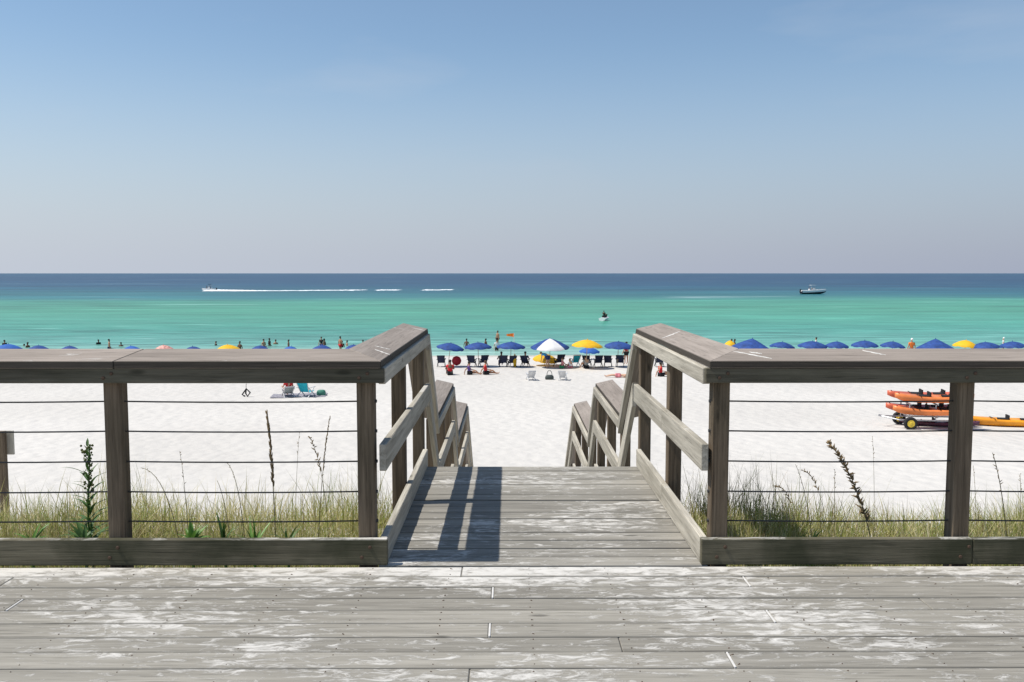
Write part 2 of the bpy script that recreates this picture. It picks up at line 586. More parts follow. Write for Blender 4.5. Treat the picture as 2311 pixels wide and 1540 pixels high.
def deck():
    root = empty('boardwalk', (0, 0, 0))
    tag(root, 'weathered grey plank boardwalk dusted with white sand', 'boardwalk', kind='structure')
    lens = (2.43, 3.04, 3.66)
    row = 0
    y = DECK_END - PITCHB / 2
    while y > -1.2:
        rnd = random.Random(row * 13 + 5)
        J = {1: (1690, 1318), 2: (1112, 1342), 3: (40, 1360), 4: (1742, 1393), 5: (1105, 1427), 7: (1650, 1488)}
        if row in J:
            jx = at_z(J[row][0], J[row][1], 0).x
            joints = [jx - 3.66 if jx > -1 else jx, jx if jx > -1 else jx + 4.2, (jx if jx > -1 else jx + 4.2) + 3.2]
        else:
            jx = None
            s0 = rnd.choice((-3.6, -3.2, -3.9)); joints = [s0, s0 + rnd.choice((3.05, 3.66, 4.9)), s0 + 7.9]
        ends = [-5.4] + joints + [5.6]
        for a, b in zip(ends, ends[1:]):
            if b - a < 0.3: continue
            ga = 0.006 if jx is not None and abs(a - jx) < .01 else 0.001
            gb = 0.006 if jx is not None and abs(b - jx) < .01 else 0.001
            a, b = a + ga, b - gb
            board('plank', round(b - a, 3), PITCHB - 0.010, 0.038, W_DECK, root,
                  ((a + b) / 2, y + rnd.uniform(-.0008, .0008), -0.019 + rnd.uniform(-.0012, .0012)), (rnd.uniform(-.004, .004), 0, rnd.uniform(-.0006, .0006)))
        if jx is not None:
            tag(board('joint_sand', 0.0095, PITCHB - 0.012, 0.02, SAND_FILL, root, (jx, y, -0.0095), bev=0.002), kind='stuff')
        y -= PITCHB
        row += 1
    scr = MB()
    yy = DECK_END - PITCHB / 2
    rs = random.Random(8)
    while yy > 1.5:
        for k in range(-7, 8):
            for dy in (-.042, .042):
                scr.tube([(k * .4 + .1 + rs.gauss(0, .006), yy + dy + rs.gauss(0, .005), -.004), (k * .4 + .1 + rs.gauss(0, .002), yy + dy, .0012)], [.0030, .0027], 6)
        yy -= PITCHB
    tag(scr.build('screw_head', RUST, root), kind='stuff')
    for x in (-4.6, -3.1, -1.6, -0.1, 1.4, 2.9, 4.4):
        board('joist', 5.5, 0.05, 0.19, W_RAIL, root, (x, 1.6, -0.137), (0, 0, math.pi / 2))
    board('rim_joist', 11.0, 0.04, 0.19, W_RAIL, root, (0.1, 4.365 + 0.055, -0.139))
    for x in (-4.4, -2.06, 2.38, 4.6):
        board('support_post', 1.2, 0.14, 0.14, W_POST, root, (x, 4.25, -0.84), (0, math.pi / 2, 0))


def landing(name, y0, y1, z, label, mat=W_WALK):
    root = empty(name, (0.184, (y0 + y1) / 2, z))
    tag(root, label, 'walkway', kind='structure')
    n = int((y1 - y0) / PITCHB)
    p = (y1 - y0) / n
    for i in range(n):
        rnd = random.Random(i * 7 + int(y0 * 10))
        board('plank', 1.72, PITCHB - 0.015, 0.038, mat, root,
              (rnd.uniform(-.004, .004), y0 + p * (i + .5) - (y0 + y1) / 2, -0.019 + rnd.uniform(-.003, .002)), (rnd.uniform(-.012, .012), 0, rnd.uniform(-.002, .002)))
    for x in (-0.7, 0, 0.7):
        board('joist', y1 - y0 - 0.02, 0.045, 0.18, W_RAIL, root, (x, 0, -0.13), (0, 0, math.pi / 2))


def flight(y0, z0, y1, z1, label):
    root = empty('stair_flight', (0.184, y0, z0))
    tag(root, label, 'stairs', kind='structure')
    n = max(2, round((z0 - z1) / 0.172))
    for i in range(1, n):
        yy = y0 + (y1 - y0) * (i - 0.5) / (n - 1) - y0
        zz = (z1 - z0) * i / n
        board('tread', 1.60, max(0.19, (y1 - y0) / (n - 1) + 0.02), 0.038, W_WALK, root, (0, yy, zz - 0.019))
    for sx in (-0.775, 0.775):
        L = math.hypot(y1 - y0, z1 - z0)
        board('stringer', L, 0.045, 0.24, W_RAIL, root, (sx, (y1 - y0) / 2, (z1 - z0) / 2 - 0.17), (0, math.atan2(z0 - z1, y1 - y0), math.pi / 2))


deck()
landing('walkway', DECK_END + 0.012, WALK_END, 0.0, 'sandy plank walkway crossing the dune between two handrails')
flight(WALK_END, 0, 7.72, -0.86, 'upper wooden stair flight below the plank walkway')
landing('stair_landing', 7.74, 10.02, -0.86, 'upper wooden stair landing on the dune')
flight(10.02, -0.86, 10.80, -1.61, 'middle wooden stair flight between the landings')
landing('stair_landing', 10.82, 13.4, -1.61, 'lower wooden stair landing on the dune')
flight(13.4, -1.61, 18.0, -5.05, 'long lower wooden stair flight ending on the beach')

# ------------------------------------------------------------------ railings
CAPW, CAPR, CAPT = 0.200, 0.047, 0.038      # horizontal width, rise outwards, thickness
CAPZ, CAPY = 1.072, 4.398
XIL, XIR = -0.655, 1.032                     # inner cap edges


def cap_pts(p_in, out):
    """4 corners of a cap end: inner top, outer top, outer bottom, inner bottom"""
    p = Vector(p_in)
    q = p + Vector(out) * CAPW + Vector((0, 0, CAPR))
    t = Vector((0, 0, -CAPT))
    return [p, q, q + t, p + t]


def front_railing(side):
    s = -1 if side == 'l' else 1
    xi = XIL if s < 0 else XIR
    root = empty('cable_railing', (xi, 4.42, 0))
    tag(root, 'weathered wood railing with five steel cables %s of the walkway' % ('left' if s < 0 else 'right'), 'railing')
    far = -4.7 if s < 0 else 4.9
    splits = [-2.02] if s < 0 else [3.3]
    # sloping cap, mitred at the walkway corner
    cuts = [xi] + splits + [far]
    for i, (a, b) in enumerate(zip(cuts, cuts[1:])):
        sg = 0.002 * s
        if i == 0:
            I = Vector((xi, CAPY, CAPZ)); O = I + Vector((s * CAPW, CAPW, CAPR)); t = Vector((0, 0, -CAPT))
            A = [I, O, O + t, I + t]
        else:
            sk = 0.0 if s > 0 else 0.08
            A = [Vector((a + sg, CAPY, CAPZ)), Vector((a + sg + sk, CAPY + CAPW, CAPZ + CAPR)), Vector((a + sg + sk, CAPY + CAPW, CAPZ + CAPR - CAPT)), Vector((a + sg, CAPY, CAPZ - CAPT))]
        sk = 0.08 if (i == 0 and s < 0) else 0.0
        B = [Vector((b - sg, CAPY, CAPZ)), Vector((b - sg + sk, CAPY + CAPW, CAPZ + CAPR)), Vector((b - sg + sk, CAPY + CAPW, CAPZ + CAPR - CAPT)), Vector((b - sg, CAPY, CAPZ - CAPT))]
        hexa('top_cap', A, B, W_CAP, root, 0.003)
    def hb(name, x0, x1, y0, y1, z0, z1, mat):
        hexa(name, [(x0, y0, z1), (x0, y1, z1), (x0, y1, z0), (x0, y0, z0)], [(x1, y0, z1), (x1, y1, z1), (x1, y1, z0), (x1, y0, z0)], mat, root)
    inner = -0.641 if s < 0 else 1.012
    rj = -3.3 if s < 0 else 3.2
    for a, b in ((inner, rj), (rj + 0.003 * s, far)):
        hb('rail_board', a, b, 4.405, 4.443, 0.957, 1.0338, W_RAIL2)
    tj = -2.95 if s < 0 else 2.42
    ti = -0.632 if s < 0 else 1.004
    for a, b in ((ti, tj), (tj + 0.003 * s, far)):
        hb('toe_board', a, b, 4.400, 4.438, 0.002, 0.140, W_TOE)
    xs = [-0.745, -2.055, -3.37, -4.6] if s < 0 else [1.105, 2.378, 3.65, 4.8]
    for i, x in enumerate(xs):
        z1 = 1.036
        rn = random.Random(i * 3 + (9 if s < 0 else 2))
        hexa('post', [(x - .0445, 4.446, -.75), (x - .0445, 4.535, -.75), (x + .0445, 4.535, -.75), (x + .0445, 4.446, -.75)],
             [(x - .0445, 4.446, z1), (x - .0445, 4.535, z1 + .02), (x + .0445, 4.535, z1 + .02), (x + .0445, 4.446, z1)], W_POST, root, 0.005)
    for zc in (0.852, 0.694, 0.533, 0.371, 0.213):
        pts = []
        lo, hi = min(xs[0], xs[-1]), max(xs[0], xs[-1])
        ss = sorted(xs)
        for a, b in zip(ss, ss[1:]):
            for k in range(6):
                t = k / 6
                pts.append((a + (b - a) * t, 4.492, zc - 0.012 * 4 * t * (1 - t) * 0.5))
        pts.append((ss[-1], 4.492, zc))
        m = MB()
        m.tube([Vector(p) - root.location for p in pts], 0.0040, 6)
        m.build('cable', STEEL, root, smooth=True)
        # swaged end fitting at the corner post
        e = 0.0445 if s < 0 else -0.0445
        m = MB(); m.tube([Vector((xs[0] + e * 0.9, 4.492, zc)) - root.location, Vector((xs[0] + e * 1.22, 4.492, zc)) - root.location], [.011, .009], 8)
        m.build('cable_fitting', STEEL, root)
    bm0 = MB(); bm0.tube([(0, 0.004, 0), (0, -.003, 0), (0, -.0055, 0)], [.0095, .0095, .006], 8)
    bme = bm0.mesh('bolt')
    for i, x in enumerate(xs):
        for dx, y_, z_ in ((-.022, 4.405, .985), (.02, 4.405, 1.008), (-.02, 4.400, .045), (.023, 4.400, .098)):
            link('bolt', bme, RUST, root, Vector((x + dx, y_, z_)) - root.location)
    return root


W_RAIL2 = wood('shaded_side_rail_wood', (0.05, 0.045, 0.031), (0.175, 0.158, 0.115), moss=0.3, seed=21)  # darker copy of the rail wood, front-face shade put into its colour

SECT = [(4.405, 0.0), (6.98, 0.0), (7.87, -0.855), (10.18, -0.855), (10.95, -1.605), (13.53, -1.605), (18.1, -5.02)]


def walk_railing(side):
    s = -1 if side == 'l' else 1
    xi = XIL if s < 0 else XIR
    xk = XL if s < 0 else XR
    root = empty('stair_railing', (xi, 4.6, 0))
    tag(root, 'weathered wooden handrail stepping down to the beach on the %s of the walkway' % ('left' if s < 0 else 'right'), 'railing')
    t = Vector((0, 0, -CAPT))
    th = 0.038

    def vb(name, xa, xb, y0, za0, zb0, y1, za1, zb1, mat):
        """board on edge: faces xa (inner) and xb; bottom/top heights at y0 and y1"""
        hexa(name, [(xa, y0, zb0), (xb, y0, zb0), (xb, y0, za0), (xa, y0, za0)], [(xa, y1, zb1), (xb, y1, zb1), (xb, y1, za1), (xa, y1, za1)], mat, root)

    for i, ((y0, b0), (y1, b1)) in enumerate(zip(SECT, SECT[1:])):
        g = 0.0015
        ya, yb = y0 + g, y1 - g
        slope = (b1 - b0) / (y1 - y0)
        sl = abs(slope) > 0.1
        c = math.sqrt(1 + slope * slope)
        # cap
        if i == 0:
            I = Vector((xi, CAPY, CAPZ)); O = I + Vector((s * CAPW, CAPW, CAPR))
            # keep 2 mm clear of the mitre
            d = Vector((0, 0.003, 0))
            A = [I + d, O + d, O + d + t, I + d + t]
        else:
            A = cap_pts((xi, ya, CAPZ + b0), (s, 0, 0))
        yo = yb + (0.02 if not sl else 0)
        B = cap_pts((xi, yb, CAPZ + b1), (s, 0, 0))
        if sl:
            for P in (A, B):
                for k in (2, 3): P[k] = P[k] + Vector((0, 0, -CAPT * (c - 1)))
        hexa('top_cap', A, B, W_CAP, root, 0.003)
        # rail board below the cap
        xa, xb = xk, xk + s * th
        h = 0.085 * c
        top = CAPZ - CAPT * c - 0.002
        if i == 0: ya0 = 4.446
        else: ya0 = ya
        vb('rail_board', xa, xb, ya0, b0 + top - h, b0 + top, yb, b1 + top - h, b1 + top, W_RAIL)
        # mid rail
        mt, mh = 0.632, 0.142 * c
        if i == 0:
            ym = 5.62
            vb('mid_rail', xa, xb, 4.446, mt - mh, mt, ym, mt - mh, mt, W_RAIL)
            vb('mid_rail', xa, xb, ym + .004, mt - mh, mt, yb - 0.08, mt - mh, mt, W_RAIL)
        else:
            vb('mid_rail', xa, xb, ya - (0.0 if not sl else 0.0), b0 + mt - mh, b0 + mt, yb, b1 + mt - mh, b1 + mt, W_RAIL)
        # kick board
        if not sl:
            ke = min(yb, {0: WALK_END, 2: 10.02, 4: 13.4}[i])
            ks = 4.446 if i == 0 else ya - 0.0
            jm = ks + 1.15
            vb('kick_board', xa, xb, ks, b0 + .003, b0 + .14, jm, b0 + .003, b0 + .14, W_RAIL)
            vb('kick_board', xa, xb, jm + .004, b0 + .003, b0 + .14, ke, b0 + .003, b0 + .14, W_RAIL)
    # posts stand outside the boards
    for y in (5.64, 6.86, 7.98, 9.05, 10.06, 11.06, 12.2, 13.40, 15.2, 16.8, 17.95):
        for (y0, b0), (y1, b1) in zip(SECT, SECT[1:]):
            if y0 <= y <= y1:
                b = b0 + (b1 - b0) * (y - y0) / (y1 - y0)
        z1 = b + CAPZ - CAPT - 0.008
        if y > 14: z1 -= 0.05
        zb = min(ground_z(0, y) - 0.3, b - 0.3)
        x0, x1 = xk + s * (th + .003), xk + s * (th + .003 + .089)
        x0, x1 = min(x0, x1), max(x0, x1)
        hexa('post', [(x0, y - .0445, zb), (x0, y + .0445, zb), (x1, y + .0445, zb), (x1, y - .0445, zb)],
             [(x0, y - .0445, z1), (x0, y + .0445, z1), (x1, y + .0445, z1), (x1, y - .0445, z1)], W_POST, root, 0.005)
    return root


for sd in ('l', 'r'):
    front_railing(sd)
    walk_railing(sd)

def scuff(parent, a, b, w, plane):
    """chalky white scrape lying on a cap: plane is 'front', 'l' or 'r'"""
    k = CAPR / CAPW
    def hit(px_, py_):
        r = ray(px_, py_)
        o = Vector((0, 0, CAM_H))
        if plane == 'front': nrm, p0 = Vector((0, -k, 1)), Vector((0, CAPY, CAPZ))
        elif plane == 'l': nrm, p0 = Vector((k, 0, 1)), Vector((XIL, 0, CAPZ))
        else: nrm, p0 = Vector((-k, 0, 1)), Vector((XIR, 0, CAPZ))
        return o + r * ((p0 - o).dot(nrm) / r.dot(nrm)), nrm.normalized()
    (pa, nr), (pb, _) = hit(*a), hit(*b)
    side = (pb - pa).cross(nr).normalized()
    m = MB()
    rings = []
    rr = random.Random(int(a[0]))
    for i in range(12):
        t = i / 11
        ww = w * (0.25 + math.sin(math.pi * t) * .75) * rr.uniform(.5, 1.2)
        c = pa.lerp(pb, t) + side * rr.uniform(-.3, .3) * w - parent.location
        rings.append([c - side * ww - nr * .002, c - side * ww * .6 + nr * .0016, c + side * ww * .6 + nr * .0016, c + side * ww - nr * .002])
    m.loft(rings)
    m.build('white_scuff', SCUFF, parent)


SCUFF = plain('chalky_scuff', (0.62, 0.60, 0.56), 0.95, .2, 50)
_rails = {}
for o_ in bpy.data.objects:
    if o_.parent is None and o_.name.startswith(('cable_railing', 'stair_railing')):
        _rails[o_.name] = o_
scuff(_rails['stair_railing'], (846, 781), (880, 789), .012, 'l')
scuff(_rails['stair_railing'], (846, 789), (880, 801), .014, 'l')
scuff(_rails['cable_railing.001'], (1656, 793), (1742, 810), .010, 'front')
scuff(_rails['cable_railing.001'], (1690, 795), (1720, 799), .009, 'front')
scuff(_rails['cable_railing.001'], (1946, 791), (1999, 802), .010, 'front')
scuff(_rails['stair_railing.001'], (1494, 764), (1536, 748), .014, 'r')

# ------------------------------------------------------------------ dune vegetation
G_STRAW = plain('dry_straw_blade', (0.66, 0.58, 0.33), 0.8, transl=0.4)
G_OLIVE = plain('olive_grass_blade', (0.38, 0.35, 0.12), 0.7, transl=0.4)
G_GREEN = plain('green_grass_blade', (0.25, 0.31, 0.065), 0.6, transl=0.4)
G_BROWN = plain('brown_grass_blade', (0.24, 0.17, 0.09), 0.8, transl=0.3)
G_PALE = plain('pale_seed_blade', (0.62, 0.57, 0.42), 0.8, transl=0.35)
LEAF_DK = plain('dark_green_leaf', (0.07, 0.145, 0.035), 0.5, transl=0.2)
LEAF_LT = plain('bright_green_leaf', (0.13, 0.26, 0.045), 0.45, transl=0.3)
OAT = plain('sea_oat_seed', (0.24, 0.17, 0.09), 0.8)
OAT_ST = plain('sea_oat_stem', (0.17, 0.15, 0.07), 0.7)


def blade(v, f, mi, p, h, lean, az, w, mat_i, bend=0.6, seg=3):
    dx, dy = math.cos(az), math.sin(az)
    px_, py_ = -dy, dx
    tw = random.uniform(-1.2, 1.2)
    sx, sy = math.cos(az + math.pi / 2 + tw), math.sin(az + math.pi / 2 + tw)
    b = len(v)
    for k in range(seg):
        t = k / seg
        r = lean * (t * (1 - bend) + bend * t * t)
        ww = w * (1 - t * 0.75)
        cx, cy, cz = p[0] + dx * r, p[1] + dy * r, p[2] + h * (t - 0.15 * t * t * abs(lean) / max(h, .1))
        v.append((cx - sx * ww, cy - sy * ww, cz)); v.append((cx + sx * ww, cy + sy * ww, cz))
    v.append((p[0] + dx * lean, p[1] + dy * lean, p[2] + h * (1 - 0.15 * abs(lean) / max(h, .1))))
    for k in range(seg - 1):
        f.append((b + 2 * k, b + 2 * k + 1, b + 2 * k + 3, b + 2 * k + 2)); mi.append(mat_i)
    f.append((b + 2 * seg - 2, b + 2 * seg - 1, b + 2 * seg)); mi.append(mat_i)


def grass():
    v, f, mi = [], [], []
    R = random.Random(3)
    random.seed(11)
    def ok(x, y): return not (-0.84 < x < 1.22 and y < 18.5) and not (y < 4.62)
    n = 0
    tufts = []
    for i in range(6400):
        y = 4.66 + (R.random() ** 1.7) * 8.5
        x = R.uniform(-5.2 - (y - 4.6) * 0.55, 5.6 + (y - 4.6) * 0.55)
        if not ok(x, y): continue
        tufts.append((x, y))
    for (x, y) in tufts:
        z = ground_z(x, y) - 0.02
        big = mnoise.noise(Vector((x * 1.5, y * 1.1, 5)))
        if mnoise.noise(Vector((x * 1.1, y * 1.3, 31))) < -0.22 and y > 5.0: continue
        hh = (0.33 + 0.25 * big) * (1.0 if y < 6.5 else max(0.45, 1.0 - (y - 6.5) * 0.12))
        tone = mnoise.noise(Vector((x * 0.7, y * 0.7, 9)))
        for k in range(R.randint(9, 15)):
            h = hh * R.choice((R.uniform(0.45, 1.05), R.uniform(.6, 1.0), R.uniform(0.9, 1.55)))
            q = R.random() + tone * 0.5
            m_i = 0 if q < 0.14 else 1 if q < 0.56 else 2 if q < 0.84 else 4 if q < 0.93 else 3
            blade(v, f, mi, (x + R.gauss(0, .05), y + R.gauss(0, .05), z), h, R.uniform(-.28, .34), R.uniform(0, 6.28), R.uniform(.0018, .0042), m_i, R.uniform(.3, .9))
    # a low thatch close to the rail
    for i in range(30000):
        y = 4.64 + R.random() * 1.5
        x = R.uniform(-4.2, 4.6)
        if not ok(x, y): continue
        z = ground_z(x, y) - .02
        blade(v, f, mi, (x, y, z), R.uniform(.15, .36) + .22 * max(0, mnoise.noise(Vector((x * 1.6, y * 2, 17)))), R.uniform(-.4, .4), R.uniform(0, 6.28), R.uniform(.0022, .005), R.choice((1, 1, 2, 2, 0, 0, 3)), R.uniform(.2, .9))
    me = bpy.data.meshes.new('dune_grass')
    me.from_pydata(v, [], f)
    for m in (G_STRAW, G_OLIVE, G_GREEN, G_BROWN, G_PALE): me.materials.append(m)
    me.polygons.foreach_set('material_index', mi)
    o = bpy.data.objects.new('dune_grass', me)
    COL.objects.link(o)
    tag(o, 'olive and straw coloured dune grass growing behind the railings', 'grass', kind='stuff')


grass()


def bez(p0, p1, p2, n):
    return [p0 * (1 - t) ** 2 + p1 * 2 * t * (1 - t) + p2 * t * t for t in (i / (n - 1) for i in range(n))]


def sea_oat(label, base, ctrl, tip, y, head=0.45, seeds=26, size=1.0, thick=0.0028, tight=0.9):
    """base, ctrl, tip: sight points on a plane y metres out; built as a real bent stalk"""
    b = at_y(*base, y); b.z = ground_z(b.x, y) - .03
    rr = random.Random(int(base[0] * 3 + tip[1]))
    c, t = at_y(*ctrl, y), at_y(*tip, y + rr.uniform(-.15, .15))
    root = empty('sea_oats', b)
    tag(root, label, 'sea oats', 'sea oat stalks standing in the dune grass')
    pts = [p - b for p in bez(b, c, t, 14)]
    m = MB()
    m.tube(pts, [thick * (1 - 0.6 * i / 13) for i in range(14)], 5)
    m.build('stem', OAT_ST, root)
    if seeds:
        m = MB()
        for i in range(seeds):
            u = (1 - head) + head * (i + rr.random()) / seeds
            k = min(12, int(u * 13)); ft = u * 13 - k
            p = pts[k].lerp(pts[k + 1], ft)
            L = 0.035 * size * rr.uniform(.7, 1.2) * (1.15 - 0.6 * (u - 1 + head) / head)
            d = Vector((rr.uniform(-1, 1), rr.uniform(-1, 1), rr.uniform(-.6, .7))).normalized()
            tangent = (pts[min(13, k + 1)] - pts[k]).normalized()
            d = (d + tangent * tight).normalized()
            q = p + d * L * 1.3
            m.tube([p, p + d * L * .45, q], [.0012, .0065 * size, .001], 4)
        m.build('seed_head', OAT, root)['kind'] = 'stuff'
    # two basal leaves
    for k in range(2):
        a = rr.uniform(0, 6.28)
        vv, ff, mm = [], [], []
        blade(vv, ff, mm, (0, 0, 0), rr.uniform(.45, .7), rr.uniform(.15, .3), a, .0035, 0, .7, 5)
        me = bpy.data.meshes.new('leaf'); me.from_pydata(vv, [], ff)
        link('leaf', me, G_OLIVE, root)
    return root


sea_oat('stout dark sea oat seed head rising left of the left corner post', (622, 1150), (618, 1040), (602, 932), 5.2, .52, 110, .85, .004, 3.2)
sea_oat('slender straight sea oat stalk closest to the left corner post', (712, 1150), (722, 1060), (745, 940), 5.5, .42, 46, .5, .003, 3.0)
sea_oat('loose branching sea oat plume beside the slender straight stalk', (742, 1140), (735, 1050), (698, 985), 5.9, .45, 26, .75, .0022)
sea_oat('thin short seed stalk standing mid way along the left railing', (425, 1150), (420, 1080), (405, 1018), 5.4, .4, 8, .4, .0022)
sea_oat('long bare grass stalk arching left beside the left rail post', (420, 1190), (395, 1065), (318, 1056), 5.1, .3, 5, .3, .0035)
sea_oat('arched stalk bending left in the middle of the left grass', (556, 1160), (550, 1080), (512, 1044), 5.2, .3, 6, .3, .0035)
sea_oat('straight dark stalk leaning left low in the left grass', (536, 1190), (515, 1130), (490, 1085), 4.95, .3, 0, .3, .0035)
sea_oat('faint upright stalk between the two tall left seed heads', (665, 1150), (668, 1060), (676, 975), 6.3, .3, 8, .4, .002)
sea_oat('big drooping sea oat head arching left before the right post', (1995, 1215), (1960, 1090), (1868, 998), 5.0, .60, 120, .98, .0038, .75)
sea_oat('faint upright stalk behind the big drooping sea oat', (1975, 1150), (1974, 1060), (1969, 985), 6.6, .3, 8, .4, .002)
sea_oat('thin stalk leaning left near the right corner post', (1850, 1200), (1830, 1120), (1795, 1048), 5.1, .3, 6, .35, .0028)
sea_oat('straight upright stalk left of the big drooping sea oat', (1885, 1180), (1884, 1120), (1884, 1060), 5.5, .3, 6, .4, .0025)
sea_oat('low plume arching left above the right grass', (1880, 1150), (1850, 1062), (1810, 1062), 6.0, .5, 26, .6, .0022)
sea_oat('faint plume drooping left close to the right corner post', (1810, 1140), (1790, 1085), (1748, 1098), 5.8, .5, 24, .6, .0022)
sea_oat('dark stalk with narrow head right of the right rail post', (2292, 1210), (2270, 1110), (2240, 1022), 5.0, .35, 14, .5, .004)
sea_oat('short thin stalk just right of the right rail post', (2210, 1150), (2204, 1100), (2196, 1050), 5.6, .3, 5, .35, .0022)
sea_oat('thin stalk standing at the right edge of the view', (2306, 1170), (2306, 1120), (2302, 1070), 5.5, .3, 8, .35, .0024)


def leaf_mesh(L, w, droop, seg=5):
    m = MB()
    rings = []
    for i in range(seg + 1):
        t = i / seg
        ww = w * math.sin(math.pi * (0.12 + 0.88 * t) ** 0.8) if i < seg else 0.0006
        x = L * t * (1 - 0.12 * droop * t)
        z = L * (0.35 * t - droop * t * t)
        rings.append([Vector((x, -ww, z + ww * .25)), Vector((x, 0, z)), Vector((x, ww, z + ww * .25))])
    m.loft(rings, cap=False, close=False)
    return m.mesh('leaf')


def weed():
    b = at_y(203, 1160, 4.95); b.z = ground_z(b.x, b.y) - .02
    top = at_y(206, 1003, 4.95)
    H = top.z - b.z
    root = empty('tall_weed', b)
    tag(root, 'tall dark green leafy weed with a narrow flower spike beside the left post', 'plant')
    m = MB()
    pts = [Vector((0.012 * math.sin(i * .9), 0, H * i / 9)) for i in range(10)]
    m.tube(pts, [.007 - .0004 * i for i in range(10)], 6)
    m.build('stem', LEAF_DK, root)
    R = random.Random(4)
    meshes = [leaf_mesh(.2, .013, .35), leaf_mesh(.13, .02, .1), leaf_mesh(.2, .014, .5)]
    n = 62
    for i in range(n):
        t = i / n
        z = H * (0.30 + 0.70 * t)
        if t < .4: me, sc = meshes[2], R.uniform(.7, 1.05)
        elif t < .75: me, sc = meshes[0], R.uniform(.55, .85)
        else: me, sc = meshes[1], R.uniform(.28, .45)
        o = link('leaf', me, LEAF_DK, root, (0, 0, z))
        o.rotation_euler = (0, -R.uniform(.25, .75), i * 2.4 + R.uniform(-.3, .3))
        o.scale = (sc,) * 3
    m = MB()
    for i in range(60):
        t = R.random()
        a = R.uniform(0, 6.28)
        r = .014 + .012 * R.random() + (.012 if t > .85 else 0)
        m.ball((math.cos(a) * r, math.sin(a) * r, H * (.72 + .28 * t)), R.uniform(.004, .009), 5, 4)
    m.build('flower_spike', LEAF_DK2, root)['kind'] = 'stuff'


LEAF_DK2 = plain('weed_bud', (0.10, 0.11, 0.028), 0.6)
weed()


def clump(label, px_, row, y, n, L, w, mat, spread=1.0, up=1.0):
    b = at_y(px_, row, y)
    b.z = b.z - L * .35
    root = empty('broad_leaf_clump', b)
    tag(root, label, 'plant', 'green leafy clumps close behind the railings')
    R = random.Random(int(px_))
    ms = [leaf_mesh(L, w, .25), leaf_mesh(L * .85, w * 1.1, .6)]
    for i in range(n):
        o = link('leaf', R.choice(ms), mat, root)
        o.rotation_euler = (R.uniform(-.3, .3), -R.uniform(.35, 1.15) * up, R.uniform(0, 6.28))
        o.scale = (R.uniform(.7, 1.15),) * 3
    m = MB()
    m.tube([(0, 0, -.5), (0.01, 0, -.2), (0, 0, .02)], [.012, .01, .006], 5)
    m.build('stem', mat, root)


clump('bright green broad leaved clump left of centre behind the left toe board', 432, 1210, 4.72, 13, .13, .013, LEAF_LT)
clump('upright bright green blades in the left grass under the arched stalk', 572, 1212, 4.75, 12, .22, .008, LEAF_LT, up=1.4)
clump('dark green blades low behind the left toe board near the corner', 648, 1212, 4.78, 11, .18, .009, LEAF_DK, up=1.3)
clump('dark leafy rosette at the foot of the tall weed', 190, 1208, 4.8, 18, .15, .014, LEAF_DK)
clump('small green clump behind the right toe board', 1832, 1212, 4.72, 10, .13, .009, LEAF_LT)
clump('dark green tuft at the far left behind the toe board', 70, 1212, 4.75, 10, .14, .009, LEAF_LT)
clump('dark green tuft under the second stalk of the left grass', 505, 1205, 4.9, 10, .2, .008, LEAF_DK, up=1.3)

# ------------------------------------------------------------------ sign post on the dune (seen from behind)
def sign_post():
    y = 12.0
    b = at_y(9, 1100, y); b.z = ground_z(b.x, y) - .2
    top = at_y(9, 974, y).z
    root = empty('sign_post', b)
    tag(root, 'grey wooden post carrying a small weathered board at the left edge', 'sign')
    h = top - b.z
    board('post', h, .089, .089, W_POST, root, (0, 0, h / 2), (0, math.pi / 2, 0))
    board('sign_board', .34, .27, .025, W_RAIL, root, (0, .06, h - .17), (math.pi / 2, 0, math.pi / 2 * 0))
    return root


def sign_fix(root):
    for c in children(root):
        if c.name.startswith('sign_board'):
            c.rotation_euler = (0, math.pi / 2, math.pi / 2)
            c.location.x = 0.0


sign_fix(sign_post())

# ------------------------------------------------------------------ beach umbrellas
BLUE = plain('navy_blue_canvas', (0.024, 0.068, 0.25), 0.75, var=.35, scale=3, transl=.12)
BLUE2 = plain('bright_blue_canvas', (0.03, 0.12, 0.42), 0.75, var=.15, scale=3, transl=.12)
YELLOW = plain('yellow_canvas', (0.85, 0.50, 0.02), 0.7, var=.1, scale=3, transl=.25)
WHITE = plain('white_canvas', (0.78, 0.77, 0.76), 0.7, var=.06, scale=3, transl=.2)
RED = plain('red_canvas', (0.40, 0.02, 0.03), 0.7, var=.2, scale=3, transl=.15)
POLEW = plain('pale_wood_pole', (0.45, 0.36, 0.25), 0.6)
STRIPE = plain('white_and_red_canvas', (0.7, 0.35, 0.3), 0.7, var=.5, scale=5, transl=.2)


def canopy_rings(r, rise, panels, exp, n_r=5, k0=0, k1=None, valance=.10):
    k1 = panels if k1 is None else k1
    rings = []
    sub = 3
    for j in range(n_r + 1):
        t = j / n_r
        ring = []
        for k in range(k0 * sub, k1 * sub + 1):
            a = 2 * math.pi * k / (panels * sub)
            ph = (k % sub) / sub
            sag = math.sin(math.pi * ph)
            rr = r * t * (1 - 0.055 * sag * t)
            ring.append(Vector((rr * math.cos(a), rr * math.sin(a), rise * (1 - t ** exp) - 0.03 * sag * t)))
        rings.append(ring)
    if valance:
        last = rings[-1]
        rings.append([p + Vector((p.x * .015, p.y * .015, -valance * (0.72 + 0.28 * (1 if i % 3 else 0)))) for i, p in enumerate(last)])
    return rings


